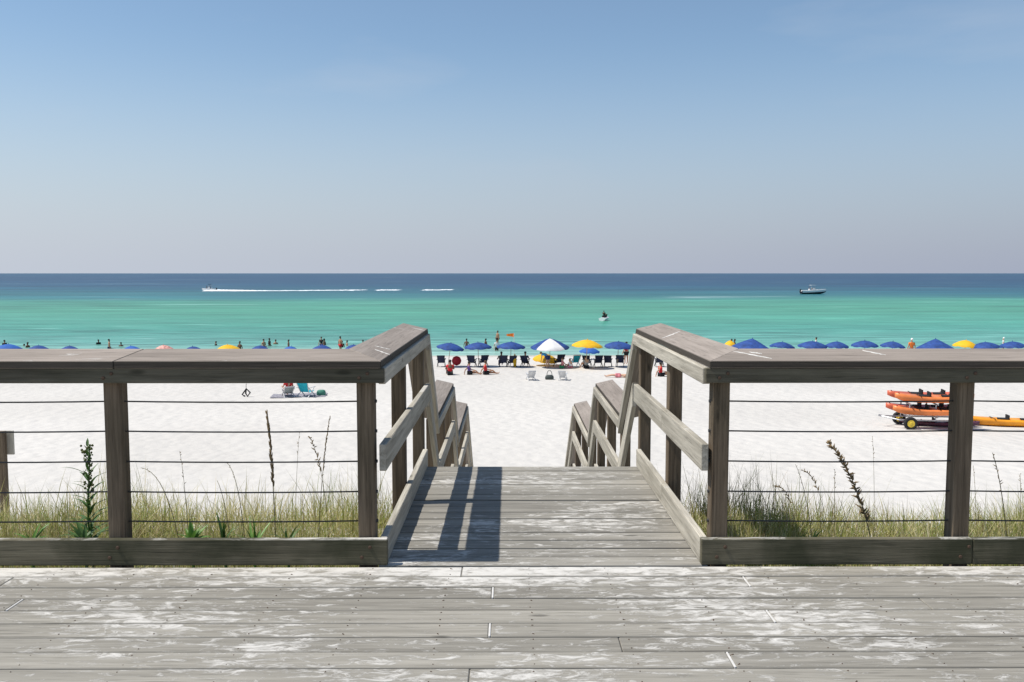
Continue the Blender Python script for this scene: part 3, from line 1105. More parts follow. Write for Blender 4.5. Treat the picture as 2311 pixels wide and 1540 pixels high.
def make_umbrella(name, mat, r=.99, rise=.33, h=1.92, exp=1.75, label='', group=None, white_panels=None):
    root = empty(name)
    tag(root, label, 'umbrella', group)
    def shell(nm, k0, k1, mt):
        m = MB()
        m.loft(canopy_rings(r, rise, 8, exp, 5, k0, k1), cap=False, close=False)
        me = m.mesh(nm)
        bm = bmesh.new(); bm.from_mesh(me)
        bmesh.ops.remove_doubles(bm, verts=bm.verts, dist=1e-4)
        bm.to_mesh(me); bm.free()
        return link(nm, me, mt, root, (0, 0, h - rise), smooth=True)
    if white_panels:
        a, b = white_panels
        shell('canopy', b, 8 + a, mat)
        shell('white_panels', a, b, WHITE)
    else:
        shell('canopy', 0, 8, mat)
    m = MB(); m.tube([(0, 0, -.35), (0, 0, h - .03)], .021, 8); m.build('pole', POLEW, root, smooth=True)
    m = MB(); m.tube([(0, 0, h - .02), (0, 0, h + .03), (0, 0, h + .075)], [.02, .03, .008], 6); m.build('finial', mat, root)
    for k in range(8):
        a = 2 * math.pi * k / 8
        m = MB()
        pts = [Vector((r * t * math.cos(a), r * t * math.sin(a), h - rise + rise * (1 - t ** exp) - .025)) for t in (.05, .35, .7, .98)]
        m.tube(pts, .008, 4)
        m.build('rib', POLEW, root)
    return root


ORD = ['first', 'second', 'third', 'fourth', 'fifth', 'sixth', 'seventh', 'eighth', 'ninth', 'tenth', 'eleventh', 'twelfth', 'thirteenth',
       'fourteenth', 'fifteenth', 'sixteenth', 'seventeenth', 'eighteenth', 'nineteenth', 'twentieth']
UG = 'beach umbrellas in the row along the shore'
proto_blue = make_umbrella('beach_umbrella', BLUE, group=UG)
proto_peak = make_umbrella('beach_umbrella', BLUE, r=1.45, rise=.70, h=2.3, exp=1.15, group=UG)
proto_yel = make_umbrella('beach_umbrella', YELLOW, group=UG, rise=.42)
proto_used = set()
KIDS = {p.name: children(p) for p in (proto_blue, proto_peak, proto_yel)}


def place_umb(proto, px_, peak_row, label, y=64.0, half=None, tilt=(0, 0), rz=None, h=None, recolor=None):
    if proto.name in proto_used:
        o = copy_tree(proto, None, KIDS)
    else:
        o = proto
        proto_used.add(proto.name)
    R = random.Random(int(px_ * 7))
    y += R.uniform(-.5, .5)
    base_r = 1.45 if proto is proto_peak else .99
    base_h = 2.3 if proto is proto_peak else 1.92
    sc = (half * y / FPX / base_r) if half else 1.0
    top = at_y(px_, peak_row, y)
    o.scale = (sc, sc, 1.0)
    o.location = (top.x, y, top.z - base_h - .03)
    o.rotation_euler = (tilt[0] + R.uniform(-.07, .06), tilt[1] + R.uniform(-.11, .11), R.uniform(0, .8) if rz is None else rz)
    o['label'] = label
    if recolor:
        for c in children(o):
            if c.name.startswith(('canopy', 'finial')):
                c.material_slots[0].link = 'OBJECT'
                c.material_slots[0].material = recolor
    return o


# between the handrails
mid = [(1010, 773, 31), (1080, 772, 31), (1152, 771, 32), (1394, 770, 33)]
for i, (x, r, hw) in enumerate(mid):
    place_umb(proto_blue, x, r, ['navy beach umbrella just right of the left handrail', 'navy beach umbrella above the two dark chairs side by side',
                                 'navy beach umbrella below the small orange flag', 'navy beach umbrella just left of the right handrail'][i], 64, hw,
              tilt=[(.02, .03), (.02, .06), (.05, .02), (.02, .1)][i])
place_umb(proto_yel, 1323, 766, 'bright yellow beach umbrella between the blue and white one and the right handrail', 63, 36)
place_umb(proto_blue, 1329, 783, 'small bright blue beach umbrella seen just below the yellow one', 72, 23, recolor=BLUE2)
big = make_umbrella('beach_umbrella', BLUE, r=1.42, rise=.62, h=2.15, exp=1.4, label='large blue beach umbrella with white panels facing the boardwalk', group=UG, white_panels=(5, 7))
t = at_y(1241, 762, 63.5); big.location = (t.x, 63.5, t.z - 2.2); big.rotation_euler = (.08, 0, 0)
# above the right railing
right = [(1692, 763, 45, 'p'), (1762, 771, 28, 'b'), (1832, 769, 32, 'b'), (1888, 770, 26, 'b'), (1952, 768, 30, 'b'), (2012, 770, 28, 'b'), (2112, 764, 43, 'p'), (2175, 767, 27, 'y'), (2228, 771, 29, 'b'), (2288, 770, 29, 'b')]
ib = 0
for (x, r, hw, k) in right:
    if k == 'p':
        lab = 'large peaked navy umbrella next to the right corner of the railing' if x < 1800 else 'large peaked navy umbrella left of the yellow umbrella above the right railing'
        place_umb(proto_peak, x, r, lab, 63, hw)
    elif k == 'y':
        place_umb(proto_yel, x, r, 'yellow beach umbrella showing above the right railing', 64.5, hw)
    else:
        place_umb(proto_blue, x, r, 'low navy beach umbrella, %s from the left above the right railing' % ORD[ib], 64, hw)
        ib += 1
left = [(15, 774, 32), (85, 777, 26), (155, 778, 24), (300, 778, 24), (437, 779, 24), (585, 777, 24), (652, 779, 22), (725, 776, 26), (797, 775, 24)]
for i, (x, r, hw) in enumerate(left):
    place_umb(proto_blue, x, r + 2.0, 'blue beach umbrella top, %s from the left above the left railing' % ORD[i], 64, hw * .92, recolor=BLUE2 if i % 3 == 0 else None)
place_umb(proto_yel, 515, 777, 'yellow beach umbrella top showing above the left railing', 64, 30)
place_umb(proto_yel, 372, 778, 'white and red beach umbrella top showing above the left railing', 64, 26, recolor=STRIPE)
place_umb(proto_yel, 1646, 768, 'small yellow umbrella by the water beside the large peaked navy umbrella', 76, 14)
# lying and leaning ones
m0 = make_umbrella('beach_umbrella', RED, r=.36, rise=.16, h=.95, label='small dark red parasol tipped over with its top facing the boardwalk', group=None)
p = at_y(1031, 826, 64.5); m0.location = (p.x, 64.9, ground_z(p.x, 64.9) + .43); m0.rotation_euler = (rad(88), 0, 0)
m1 = make_umbrella('beach_umbrella', YELLOW, r=.98, rise=.42, h=1.0, label='yellow beach umbrella tilted low to the sand below the white panels')
p = at_y(1229, 824, 65); m1.location = (p.x, 65.2, ground_z(p.x, 65.2) - .1); m1.rotation_euler = (rad(7), rad(5), 0.2)

# ------------------------------------------------------------------ beach chairs
CHAIR_W = plain('dark_stained_chair_wood', (0.022, 0.024, 0.034), 0.6)  # navy wood, with the shade of the chair backs put into the colour
SLING_N = plain('navy_sling', (0.018, 0.024, 0.055), 0.8)
SLING_T = plain('turquoise_sling', (0.02, 0.42, 0.52), 0.8, transl=.15)
SLING_W = plain('white_sling', (0.6, 0.6, 0.6), 0.8)
ALU = plain('white_tube', (0.55, 0.55, 0.55), 0.4)


def make_chair(name, frame_m, sling_m, label, group=None, h=.86, seat=.33, w=.60):
    """reclining wooden beach chair facing +Y (the sea)"""
    root = empty(name)
    tag(root, label, 'beach chair', group)
    hw = w / 2
    # back: slightly fan shaped sling between two uprights
    bm_ = MB()
    rows = []
    for i in range(5):
        t = i / 4
        y = -.10 - .30 * t
        z = seat + (h - seat) * t
        ww = hw * (.68 + .24 * t)
        rows.append([Vector((-ww, y, z)), Vector((0, y - .03, z - .01)), Vector((ww, y, z)), Vector((ww, y + .012, z + .004)), Vector((0, y - .018, z - .006)), Vector((-ww, y + .012, z + .004))])
    bm_.loft(rows)
    bm_.build('backrest', sling_m, root)
    sm = MB()
    rows = [[Vector((-hw * .72, y, z)), Vector((hw * .72, y, z)), Vector((hw * .72, y, z + .015)), Vector((-hw * .72, y, z + .015))] for y, z in ((-.1, seat - .02), (.15, seat - .05), (.42, seat + .02))]
    sm.loft(rows)
    sm.build('seat', sling_m, root)
    for s in (-1, 1):
        a = MB(); a.bar((s * hw * .95, -.32, seat + .24), (s * hw * .95, .38, seat + .26), .075, .025); a.build('armrest', frame_m, root)
        l1 = MB(); l1.bar((s * hw * .78, .40, seat + .25), (s * hw * .95, -.36, .0), .035, .05); l1.build('leg', frame_m, root)
        l2 = MB(); l2.bar((s * hw * .82, -.22, seat + .25), (s * hw * .90, .46, .0), .035, .05); l2.build('leg', frame_m, root)
        u = MB(); u.bar((s * hw * .66, -.08, seat - .05), (s * hw * .93, -.415, h + .02), .035, .03); u.build('back_upright', frame_m, root)
    r = MB(); r.bar((-hw * .92, -.41, h), (hw * .92, -.41, h), .03, .06); r.build('top_rail', frame_m, root)
    f = MB(); f.bar((-hw * .95, -.35, .02), (hw * .95, -.35, .02), .03, .04); f.build('foot_rail', frame_m, root)
    return root


CG = 'dark beach chairs in the row under the umbrellas'
chair0 = make_chair('beach_chair', CHAIR_W, SLING_N, '', CG)
ck = {chair0.name: children(chair0)}
chairs = [(996, 827, 'dark beach chair beside the left handrail'), (1065, 826, 'left one of two dark chairs under one navy umbrella'),
          (1091, 826, 'right one of two dark chairs under one navy umbrella'), (1136, 826, 'dark beach chair left of the upright yellow surfboard'),
          (1155, 826, 'dark beach chair half hidden behind the upright yellow surfboard'),
          (1185, 826, 'dark beach chair left of the tilted yellow umbrella'), (1262, 826, 'dark beach chair right of the tilted yellow umbrella'),
          (1325, 827, 'dark beach chair with a crouching person beside it'), (1350, 827, 'dark low beach chair, third from the right handrail'),
          (1372, 827, 'dark beach chair, second from the right handrail'), (1399, 827, 'dark beach chair nearest the right handrail'),
          (1488, 827, 'dark beach chair seen between the posts of the right handrail')]
for i, (x, r, lab) in enumerate(chairs):
    o = chair0 if i == 0 else copy_tree(chair0, None, ck)
    y = 64.0 + random.Random(i).uniform(-.2, .3)
    p = at_y(x, r, y)
    o.location = (p.x, y, ground_z(p.x, y) - .01)
    o.rotation_euler = (0, 0, random.Random(i + 50).uniform(-.35, .35))
    s = random.Random(i + 9).uniform(.97, 1.08)
    o.scale = (s,) * 3
    o['label'] = lab


def on_beach(o, px_, row, rz=0.0, dz=0.0, sc=1.0):
    """stand a thing on the sand where the sight line meets the beach"""
    z = -5.3
    for _ in range(8):
        p = at_z(px_, row, z)
        z = ground_z(p.x, p.y)
    o.location = (p.x, p.y, z + dz)
    o.rotation_euler = (0, 0, rz)
    o.scale = (sc,) * 3
    return p


teal_row = make_chair('beach_chair', ALU, SLING_T, 'turquoise beach chair between the tilted yellow umbrella and the dark chairs')
on_beach(teal_row, 1298, 828, .3, 0, 1.05)
white_a = make_chair('beach_chair', ALU, SLING_W, 'small white beach chair alone on the open sand, left one', 'white low chairs on the open sand', .62, .18, .5)
on_beach(white_a, 1198, 858, .2)
white_b = copy_tree(white_a)
white_b['label'] = 'small white beach chair right of the black bag on the open sand'
on_beach(white_b, 1270, 858, -.2)

# upright yellow surfboard
def surfboard():
    root = empty('surfboard')
    tag(root, 'yellow surfboard standing upright in the sand among the dark chairs', 'surfboard')
    m = MB()
    rings = []
    for i in range(13):
        t = i / 12
        w = .13 * math.sin(math.pi * min(.97, max(.05, t))) ** .55
        rings.append([Vector((w * math.cos(k * math.pi / 4), .03 * math.sin(k * math.pi / 4) * (.4 + w * 4), 1.05 * t - .08)) for k in range(8)])
    m.loft(rings)
    m.build('deck', YELLOW, root, smooth=True)
    m = MB(); m.bar((-.01, .03, .06), (.01, .09, .1), .01, .09); m.build('fin', SLING_N, root)
    on_beach(root, 1162, 829, .15)


surfboard()

# flag
def flag():
    root = empty('beach_flag')
    tag(root, 'small orange flag on a thin pole at the water edge', 'flag')
    y = 72.0
    p = at_y(1160, 790, y); gz = ground_z(p.x, y)
    top = at_y(1160, 752, y).z
    root.location = (p.x, y, gz)
    m = MB(); m.tube([(0, 0, -.3), (0, 0, top - gz)], .02, 6); m.build('pole', ALU, root)
    m = MB()
    rows = [[Vector((-t * .62, .05 * math.sin(t * 6), top - gz - .02 - .06 * t)), Vector((-t * .62, .05 * math.sin(t * 6), top - gz - .34 + .1 * t))] for t in (0, .2, .4, .6, .8, 1)]
    m.loft(rows, cap=False, close=False)
    m.build('cloth', plain('orange_flag', (.85, .22, .03), .8, transl=.3), root)


flag()

# ------------------------------------------------------------------ people
def skin_mesh(name, J, E, sub=1):
    names = list(J)
    me = bpy.data.meshes.new(name + '_skeleton')
    me.from_pydata([J[k][0] for k in names], [(names.index(a), names.index(b)) for a, b in E], [])
    ob = bpy.data.objects.new(name + '_skeleton', me)
    COL.objects.link(ob)
    sm = ob.modifiers.new('skin', 'SKIN')
    for i, k in enumerate(names):
        r = J[k][1]
        sv = me.skin_vertices[0].data[i]
        sv.radius = r if hasattr(r, '__len__') else (r, r)
        sv.use_root = (i == 0)
    ss = ob.modifiers.new('sub', 'SUBSURF'); ss.levels = sub; ss.render_levels = sub
    dg = bpy.context.evaluated_depsgraph_get()
    out = bpy.data.meshes.new_from_object(ob.evaluated_get(dg))
    out.name = name
    bpy.data.objects.remove(ob)
    for p in out.polygons: p.use_smooth = True
    return out


def pose(kind):
    V = Vector
    if kind == 'stand':
        pel, spi, che, nek = V((0, 0, .93)), V((0, 0, 1.13)), V((0, 0, 1.33)), V((0, 0, 1.48))
        kn = {s: V((s * .11, -.03 * s, .49)) for s in (-1, 1)}; an = {s: V((s * .12, .0, .08)) for s in (-1, 1)}
        el = {s: V((s * .27, -.02, 1.12)) for s in (-1, 1)}; wr = {s: V((s * .30, .08, .9)) for s in (-1, 1)}
        toe = V((0, .15, -.05))
    elif kind == 'sit':       # on the sand, knees up, facing +Y
        pel, spi, che, nek = V((0, 0, .13)), V((0, -.03, .32)), V((0, -.02, .52)), V((0, .03, .66))
        kn = {s: V((s * .14, .40, .40)) for s in (-1, 1)}; an = {s: V((s * .14, .62, .06)) for s in (-1, 1)}
        el = {s: V((s * .26, .14, .36)) for s in (-1, 1)}; wr = {s: V((s * .16, .36, .36)) for s in (-1, 1)}
        toe = V((0, .14, -.03))
    elif kind == 'side':      # sitting, legs stretched to +X, leaning on one arm
        pel, spi, che, nek = V((0, 0, .13)), V((-.04, 0, .31)), V((-.07, 0, .50)), V((-.05, 0, .64))
        kn = {-1: V((.40, -.06, .30)), 1: V((.42, .10, .13))}; an = {-1: V((.68, -.06, .06)), 1: V((.82, .1, .07))}
        el = {-1: V((-.30, -.06, .32)), 1: V((.06, .2, .34))}; wr = {-1: V((-.36, -.03, .07)), 1: V((.24, .12, .32))}
        toe = V((.06, 0, .1))
    elif kind == 'bend':      # stooping forwards
        pel, spi, che, nek = V((0, 0, .86)), V((0, .14, .98)), V((0, .32, 1.05)), V((0, .46, 1.08))
        kn = {s: V((s * .11, .05, .46)) for s in (-1, 1)}; an = {s: V((s * .12, -.04, .08)) for s in (-1, 1)}
        el = {s: V((s * .22, .42, .78)) for s in (-1, 1)}; wr = {s: V((s * .16, .52, .56)) for s in (-1, 1)}
        toe = V((0, .15, -.05))
    elif kind == 'chair':     # seated in a low beach chair
        pel, spi, che, nek = V((0, 0, .36)), V((0, -.08, .54)), V((0, -.15, .72)), V((0, -.17, .87))
        kn = {s: V((s * .12, .42, .46)) for s in (-1, 1)}; an = {s: V((s * .13, .58, .08)) for s in (-1, 1)}
        el = {s: V((s * .29, .0, .56)) for s in (-1, 1)}; wr = {s: V((s * .27, .24, .58)) for s in (-1, 1)}
        toe = V((0, .14, -.03))
    else:                     # lying on a towel, head to -X
        pel, spi, che, nek = V((0, 0, .13)), V((-.20, 0, .13)), V((-.40, 0, .14)), V((-.55, 0, .16))
        kn = {s: V((.42, s * .1, .16)) for s in (-1, 1)}; an = {s: V((.82, s * .12, .07)) for s in (-1, 1)}
        el = {s: V((-.3, s * .3, .08)) for s in (-1, 1)}; wr = {s: V((-.52, s * .22, .06)) for s in (-1, 1)}
        toe = V((.08, 0, .09))
    up = (nek - che).normalized()
    lat = V((0, 1, 0)) if kind in ('lie', 'side') else V((1, 0, 0))
    if kind == 'side': lat = V((-.25, 1, 0)).normalized(); 
    h0, h1 = nek + up * .09, nek + up * .19
    J = {'pel': (pel, (.15, .11)), 'spi': (spi, (.13, .10)), 'che': (che, (.155, .11)), 'nek': (nek, .052), 'h0': (h0, .078), 'h1': (h1, .085)}
    E = [('pel', 'spi'), ('spi', 'che'), ('che', 'nek'), ('nek', 'h0'), ('h0', 'h1')]
    fw = V((0, 1, 0)) if kind in ('stand', 'sit', 'chair') else (V((0, .4, -1)).normalized() if kind == 'bend' else V((0, 0, 1)) if kind == 'lie' else V((1, 0, 0)))
    J['nose'] = ((h0 + h1) / 2 + fw * .105 - up * .02, .014); E.append(('h0', 'nose'))
    for s in (-1, 1):
        k = 'l' if s < 0 else 'r'
        sh = che + lat * s * .18 + up * .085
        hp = pel + lat * s * .09 - (up * .04 if kind in ('stand', 'bend') else V())
        hand = wr[s] + (wr[s] - el[s]).normalized() * .09
        J[k + 'sh'] = (sh, .058); J[k + 'el'] = (el[s], .041); J[k + 'wr'] = (wr[s], .028); J[k + 'ha'] = (hand, (.034, .018))
        J[k + 'fi'] = (hand + (wr[s] - el[s]).normalized() * .075, (.022, .010))
        J[k + 'th'] = (hand + V((-s * .05, .03, 0)), .010)
        J[k + 'hp'] = (hp, .095); J[k + 'kn'] = (kn[s], .058); J[k + 'ca'] = (kn[s].lerp(an[s], .35), .055); J[k + 'an'] = (an[s], .036)
        J[k + 'to'] = (an[s] + toe, (.036, .022))
        E += [('che', k + 'sh'), (k + 'sh', k + 'el'), (k + 'el', k + 'wr'), (k + 'wr', k + 'ha'), (k + 'ha', k + 'fi'), (k + 'ha', k + 'th'),
              ('pel', k + 'hp'), (k + 'hp', k + 'kn'), (k + 'kn', k + 'ca'), (k + 'ca', k + 'an'), (k + 'an', k + 'to')]
    body = skin_mesh('person_body', J, E, 1)
    g = .018
    sub = {'spi': None, 'pel': None, 'che': None}
    T = {'pel': (pel, (.155, .125)), 'spi': (spi, (.15, .12)), 'che': (che, (.17, .128)), 'co': (che.lerp(nek, .55), .085)}
    TE = [('pel', 'spi'), ('spi', 'che'), ('che', 'co')]
    for s, k in ((-1, 'l'), (1, 'r')):
        T[k + 's'] = (J[k + 'sh'][0], .072); T[k + 'e'] = (J[k + 'sh'][0].lerp(J[k + 'el'][0], .5), .062)
        TE += [('che', k + 's'), (k + 's', k + 'e')]
    top = skin_mesh('shirt', T, TE, 1)
    B = {'pel': (pel, (.165, .13))}
    BE = []
    for s, k in ((-1, 'l'), (1, 'r')):
        B[k + 'h'] = (J[k + 'hp'][0], .112); B[k + 'm'] = (J[k + 'hp'][0].lerp(J[k + 'kn'][0], .6), .088)
        BE += [('pel', k + 'h'), (k + 'h', k + 'm')]
    bot = skin_mesh('shorts', B, BE, 1)
    hm = MB()
    c = h1 + up * .015 - fw * .022
    hm.ball(c, (.095, .10, .095) if kind != 'lie' else (.1, .095, .08), 10, 7)
    hair = hm.mesh('hair')
    for p in hair.polygons: p.use_smooth = True
    return dict(body=body, shirt=top, shorts=bot, hair=hair)


POSES = {k: pose(k) for k in ('stand', 'sit', 'side', 'bend', 'chair', 'lie')}
SK = [plain('tanned_skin', (.42, .22, .13), .55), plain('fair_skin', (.55, .33, .22), .55), plain('brown_skin', (.16, .075, .04), .55)]
HAIR = [plain('dark_hair', (.02, .014, .01), .6), plain('brown_hair', (.07, .035, .015), .6), plain('blond_hair', (.35, .23, .09), .6), plain('white_hat', (.75, .74, .7), .7)]
CL = dict(red=plain('red_cloth', (.55, .02, .025), .8), purple=plain('purple_cloth', (.12, .075, .28), .8), blue=plain('sky_blue_cloth', (.04, .32, .62), .8),
          navy=plain('navy_cloth', (.02, .035, .12), .8), white=plain('white_cloth', (.72, .72, .72), .8), black=plain('black_cloth', (.012, .012, .014), .8),
          green=plain('green_cloth', (.05, .3, .12), .8), orange=plain('orange_cloth', (.8, .2, .03), .8), pink=plain('pink_cloth', (.65, .22, .25), .8), grey=plain('grey_cloth', (.3, .33, .32), .8))


def person(ps, label, shirt, shorts, skin=0, hair=0, rz=0.0, sc=1.0, loc=None, px=None, group=None, dz=0.0):
    root = empty('person')
    tag(root, label, 'person', group)
    P = POSES[ps]
    link('body', P['body'], SK[skin], root)
    if shirt: link('shirt', P['shirt'], CL[shirt], root)
    link('shorts', P['shorts'], CL[shorts], root)
    link('hair', P['hair'], HAIR[hair], root)
    if px:
        on_beach(root, px[0], px[1], rz, dz, sc)
    else:
        root.location = loc; root.rotation_euler = (0, 0, rz); root.scale = (sc,) * 3
    return root


def wader(px_, head_row, label, y, shirt=None, shorts='navy', skin=0, hair=0, rz=0.0, sc=1.0, group='bathers standing in the shallow water'):
    p = at_y(px_, head_row, y)
    z = p.z - 1.74 * sc
    return person('stand', label, shirt, shorts, skin, hair, rz, sc, loc=(p.x, y, z), group=group)


person('sit', 'person in a red shirt sitting on the sand nearest the left handrail', 'red', 'black', 2, 0, .2, 1.12, px=(1016, 847))
person('side', 'person in a purple shirt sitting on the sand between the two in red', 'purple', 'black', 0, 0, -.1, 1.0, px=(1060, 846))
person('side', 'person in a red shirt leaning back on the sand, right of the one in purple', 'red', 'black', 0, 1, .1, 1.05, px=(1097, 846))
person('bend', 'person in a sky blue shirt stooping before the tilted yellow umbrella', 'blue', 'navy', 1, 2, .9, .95, px=(1236, 831))
person('side', 'person in pink sitting on a towel beside the tilted yellow umbrella', 'pink', 'green', 1, 1, 2.9, .9, px=(1268, 832))
person('sit', 'small person in white sitting in front of the turquoise chair', 'white', 'pink', 1, 2, .8, .75, px=(1287, 832))
person('sit', 'person in a grey shirt crouching beside the dark chairs', 'grey', 'black', 1, 0, .4, 1.0, px=(1323, 832))
person('stand', 'person in red standing beside the right handrail', 'red', 'black', 0, 0, .6, .98, px=(1413, 822))
person('lie', 'bare backed person sunbathing on the sand beside the right handrail', None, 'pink', 1, 0, 3.1, 1.0, px=(1395, 852))
person('side', 'person in red lying back between the right handrail posts', 'red', 'black', 0, 0, .2, 1.05, px=(1492, 850))
person('chair', 'dark clothed person seated in the chair left of the yellow surfboard', 'black', 'navy', 2, 0, .1, .98, loc=(at_y(1131, 826, 64.0).x, 64.05, ground_z(0, 64) + .02))
person('chair', 'person in navy seated left of the tilted yellow umbrella', 'navy', 'black', 0, 0, -.1, .98, loc=(at_y(1186, 826, 64.0).x, 64.1, ground_z(0, 64) + .02))

# swimmers near the shore, above the left railing
lw = [(10, 770), (62, 775), (54, 779), (222, 769), (246, 768), (273, 775), (487, 773), (541, 773), (595, 768), (608, 766), (622, 769), (651, 769), (725, 763), (732, 767), (768, 762), (772, 772), (783, 771), (819, 770)]
for i, (x, r) in enumerate(lw):
    wader(x, r - 2, 'bather in the shallow water, %s from the left above the left railing' % ORD[i], 88 + (i * 37 % 7), None if i % 3 else 'black', ['navy', 'black', 'red', 'green'][i % 4], [0, 2, 0, 2][i % 4], 0, (i * 1.3) % 6.28, 1.0 + .04 * math.sin(i * 2))
for i, (x, r, lab) in enumerate([(1053, 766, 'bather behind the left end of the two chair umbrella'), (1096, 766, 'bather behind the right end of the two chair umbrella'), (1123, 748, 'tall bather standing left of the orange flag'),
                                 (1121, 768, 'bather in white standing in the shallows below the tall one')]):
    wader(x, r - 1, lab, [90, 90, 96, 86][i], 'white' if i == 3 else None, 'black', [2, 2, 0, 1][i], 0, i * 1.1)
for i, (x, r, lab) in enumerate([(1785, 738, 'left one of two heads of swimmers far out on the right'), (1821, 740, 'right one of two heads of swimmers far out on the right')]):
    wader(x, r, lab, 128, None, 'navy', 2, 0, i)
wader(1651, 766, 'bather next to the small yellow umbrella by the water', 82, 'black', 'black', 0, 0, .4)
wader(1658, 766, 'bather right of the small yellow umbrella by the water', 84, 'black', 'black', 2, 0, 1.4)
wader(1842, 762, 'bather in white behind the low umbrellas above the right railing', 86, 'white', 'navy', 0, 0, 1)
person('stand', 'person in an orange shirt standing left of the large peaked umbrella on the right', 'orange', 'orange', 0, 3, 0, 1.0, loc=(at_y(2058, 765, 66).x, 66, at_y(2058, 765, 66).z - 1.72))
wader(2265, 762, 'bather in white above the right end of the right railing', 85, 'white', 'navy', 1, 3, 1)

# ------------------------------------------------------------------ the couple and bags on the left sand
couple = make_chair('beach_chair', ALU, SLING_T, 'turquoise beach chair on the open sand left of the walkway', None, .95, .30, .8)
on_beach(couple, 690, 896, -.35)
person('chair', 'person in a dark red shirt seated beside the turquoise chair', 'red', 'black', 1, 1, .5, 1.0, px=(650, 896))
gc = make_chair('beach_chair', ALU, plain('grey_sling', (.25, .28, .28), .8), 'low grey beach chair holding the person in dark red', None, .6, .22, .6)
on_beach(gc, 650, 896, .5)


def towel(label, px_, row, w, d, mat, rz):
    root = empty('beach_towel')
    z = -5.3
    for _ in range(6):
        p = at_z(px_, row, z); z = ground_z(p.x, p.y)
    root.location = (p.x, p.y, z)
    tag(root, label, 'towel')
    c, s = math.cos(rz), math.sin(rz)
    N = 10
    rows = []
    for j in range(N + 1):
        r_ = []
        for i in range(N + 1):
            u, v_ = (i / N - .5) * w, (j / N - .5) * d
            x, y = u * c - v_ * s, u * s + v_ * c
            zz = ground_z(p.x + x, p.y + y) - z + .035 + .02 * mnoise.noise(Vector((x * 3, y * 3, px_)))
            r_.append(Vector((x, y, zz)))
        rows.append(r_)
    m = MB(); m.loft(rows, cap=False, close=False)
    m.build('cloth', mat, root, smooth=True)


towel('grey striped beach blanket spread under the turquoise chair', 675, 894, 3.0, 1.5, plain('grey_blanket', (.26, .25, .28), .9, .3), .12)


def bag(name, label, px_, row, w, h, mat, handle=True, rz=0.0, group=None):
    root = empty(name)
    tag(root, label, 'bag', group)
    m = MB()
    rings = []
    for t, k in ((0, .8), (.08, 1), (.5, 1.04), (.85, .9), (1, .62)):
        a, b = w / 2 * k, w / 3.2 * k
        rings.append([Vector((a * (abs(math.cos(q)) ** .6) * (1 if math.cos(q) > 0 else -1), b * (abs(math.sin(q)) ** .6) * (1 if math.sin(q) > 0 else -1), h * t)) for q in (math.pi * 2 * i / 12 + .01 for i in range(12))])
    m.loft(rings)
    m.build('bag_body', mat, root, smooth=True)
    if handle:
        m = MB()
        m.tube([(w * .3 * math.cos(a), 0, h + w * .55 * math.sin(a)) for a in (math.pi * i / 8 for i in range(9))], .02, 5)
        m.build('handle', mat, root)
    on_beach(root, px_, row, rz)


BLACKB = plain('black_nylon', (.012, .012, .014), .6)
bag('beach_bag', 'rounded black bag between the two small white chairs', 1240, 857, .55, .3, plain('black_and_grey_nylon', (.05, .06, .055), .6))
bag('beach_bag', 'green bag on the blanket right of the turquoise chair', 725, 893, .5, .32, plain('green_nylon', (.05, .2, .14), .6), False)


def folded_frame():
    root = empty('folded_chair')
    tag(root, 'black folded chair frame standing alone on the left sand', 'folded chair')
    m = MB()
    m.tube([(-.1, 0, .04), (-.26, .03, .12), (-.02, 0, .46), (.2, -.02, .24), (.04, 0, .03), (-.06, 0, .2), (-.03, 0, .42)], .045, 6)
    m.build('frame', BLACKB, root)
    m = MB(); m.tube([(-.02, 0, .44), (-.03, .01, .6), (-.02, .02, .74)], .014, 5); m.build('strap', BLACKB, root)
    on_beach(root, 557, 896, 0, 0, 1.0)


folded_frame()

# ------------------------------------------------------------------ kayak trailer
K_OR = plain('orange_plastic', (.72, .21, .06), .4, .3, 1.3)
K_RED = plain('red_orange_plastic', (.58, .12, .06), .4, .35, 1.2)
K_YO = plain('yellow_orange_plastic', (.85, .32, .02), .4, .25, 1.3)
K_PU = plain('maroon_plastic', (.10, .035, .06), .45, .3, 2)
GALV = plain('galvanised_steel', (.42, .43, .45), .4, metal=.7)
RUB = plain('tyre_rubber', (.016, .016, .017), .8)
RIMY = plain('yellow_rim', (.7, .5, .05), .5)
SEATB = plain('black_seat_foam', (.015, .015, .016), .8)


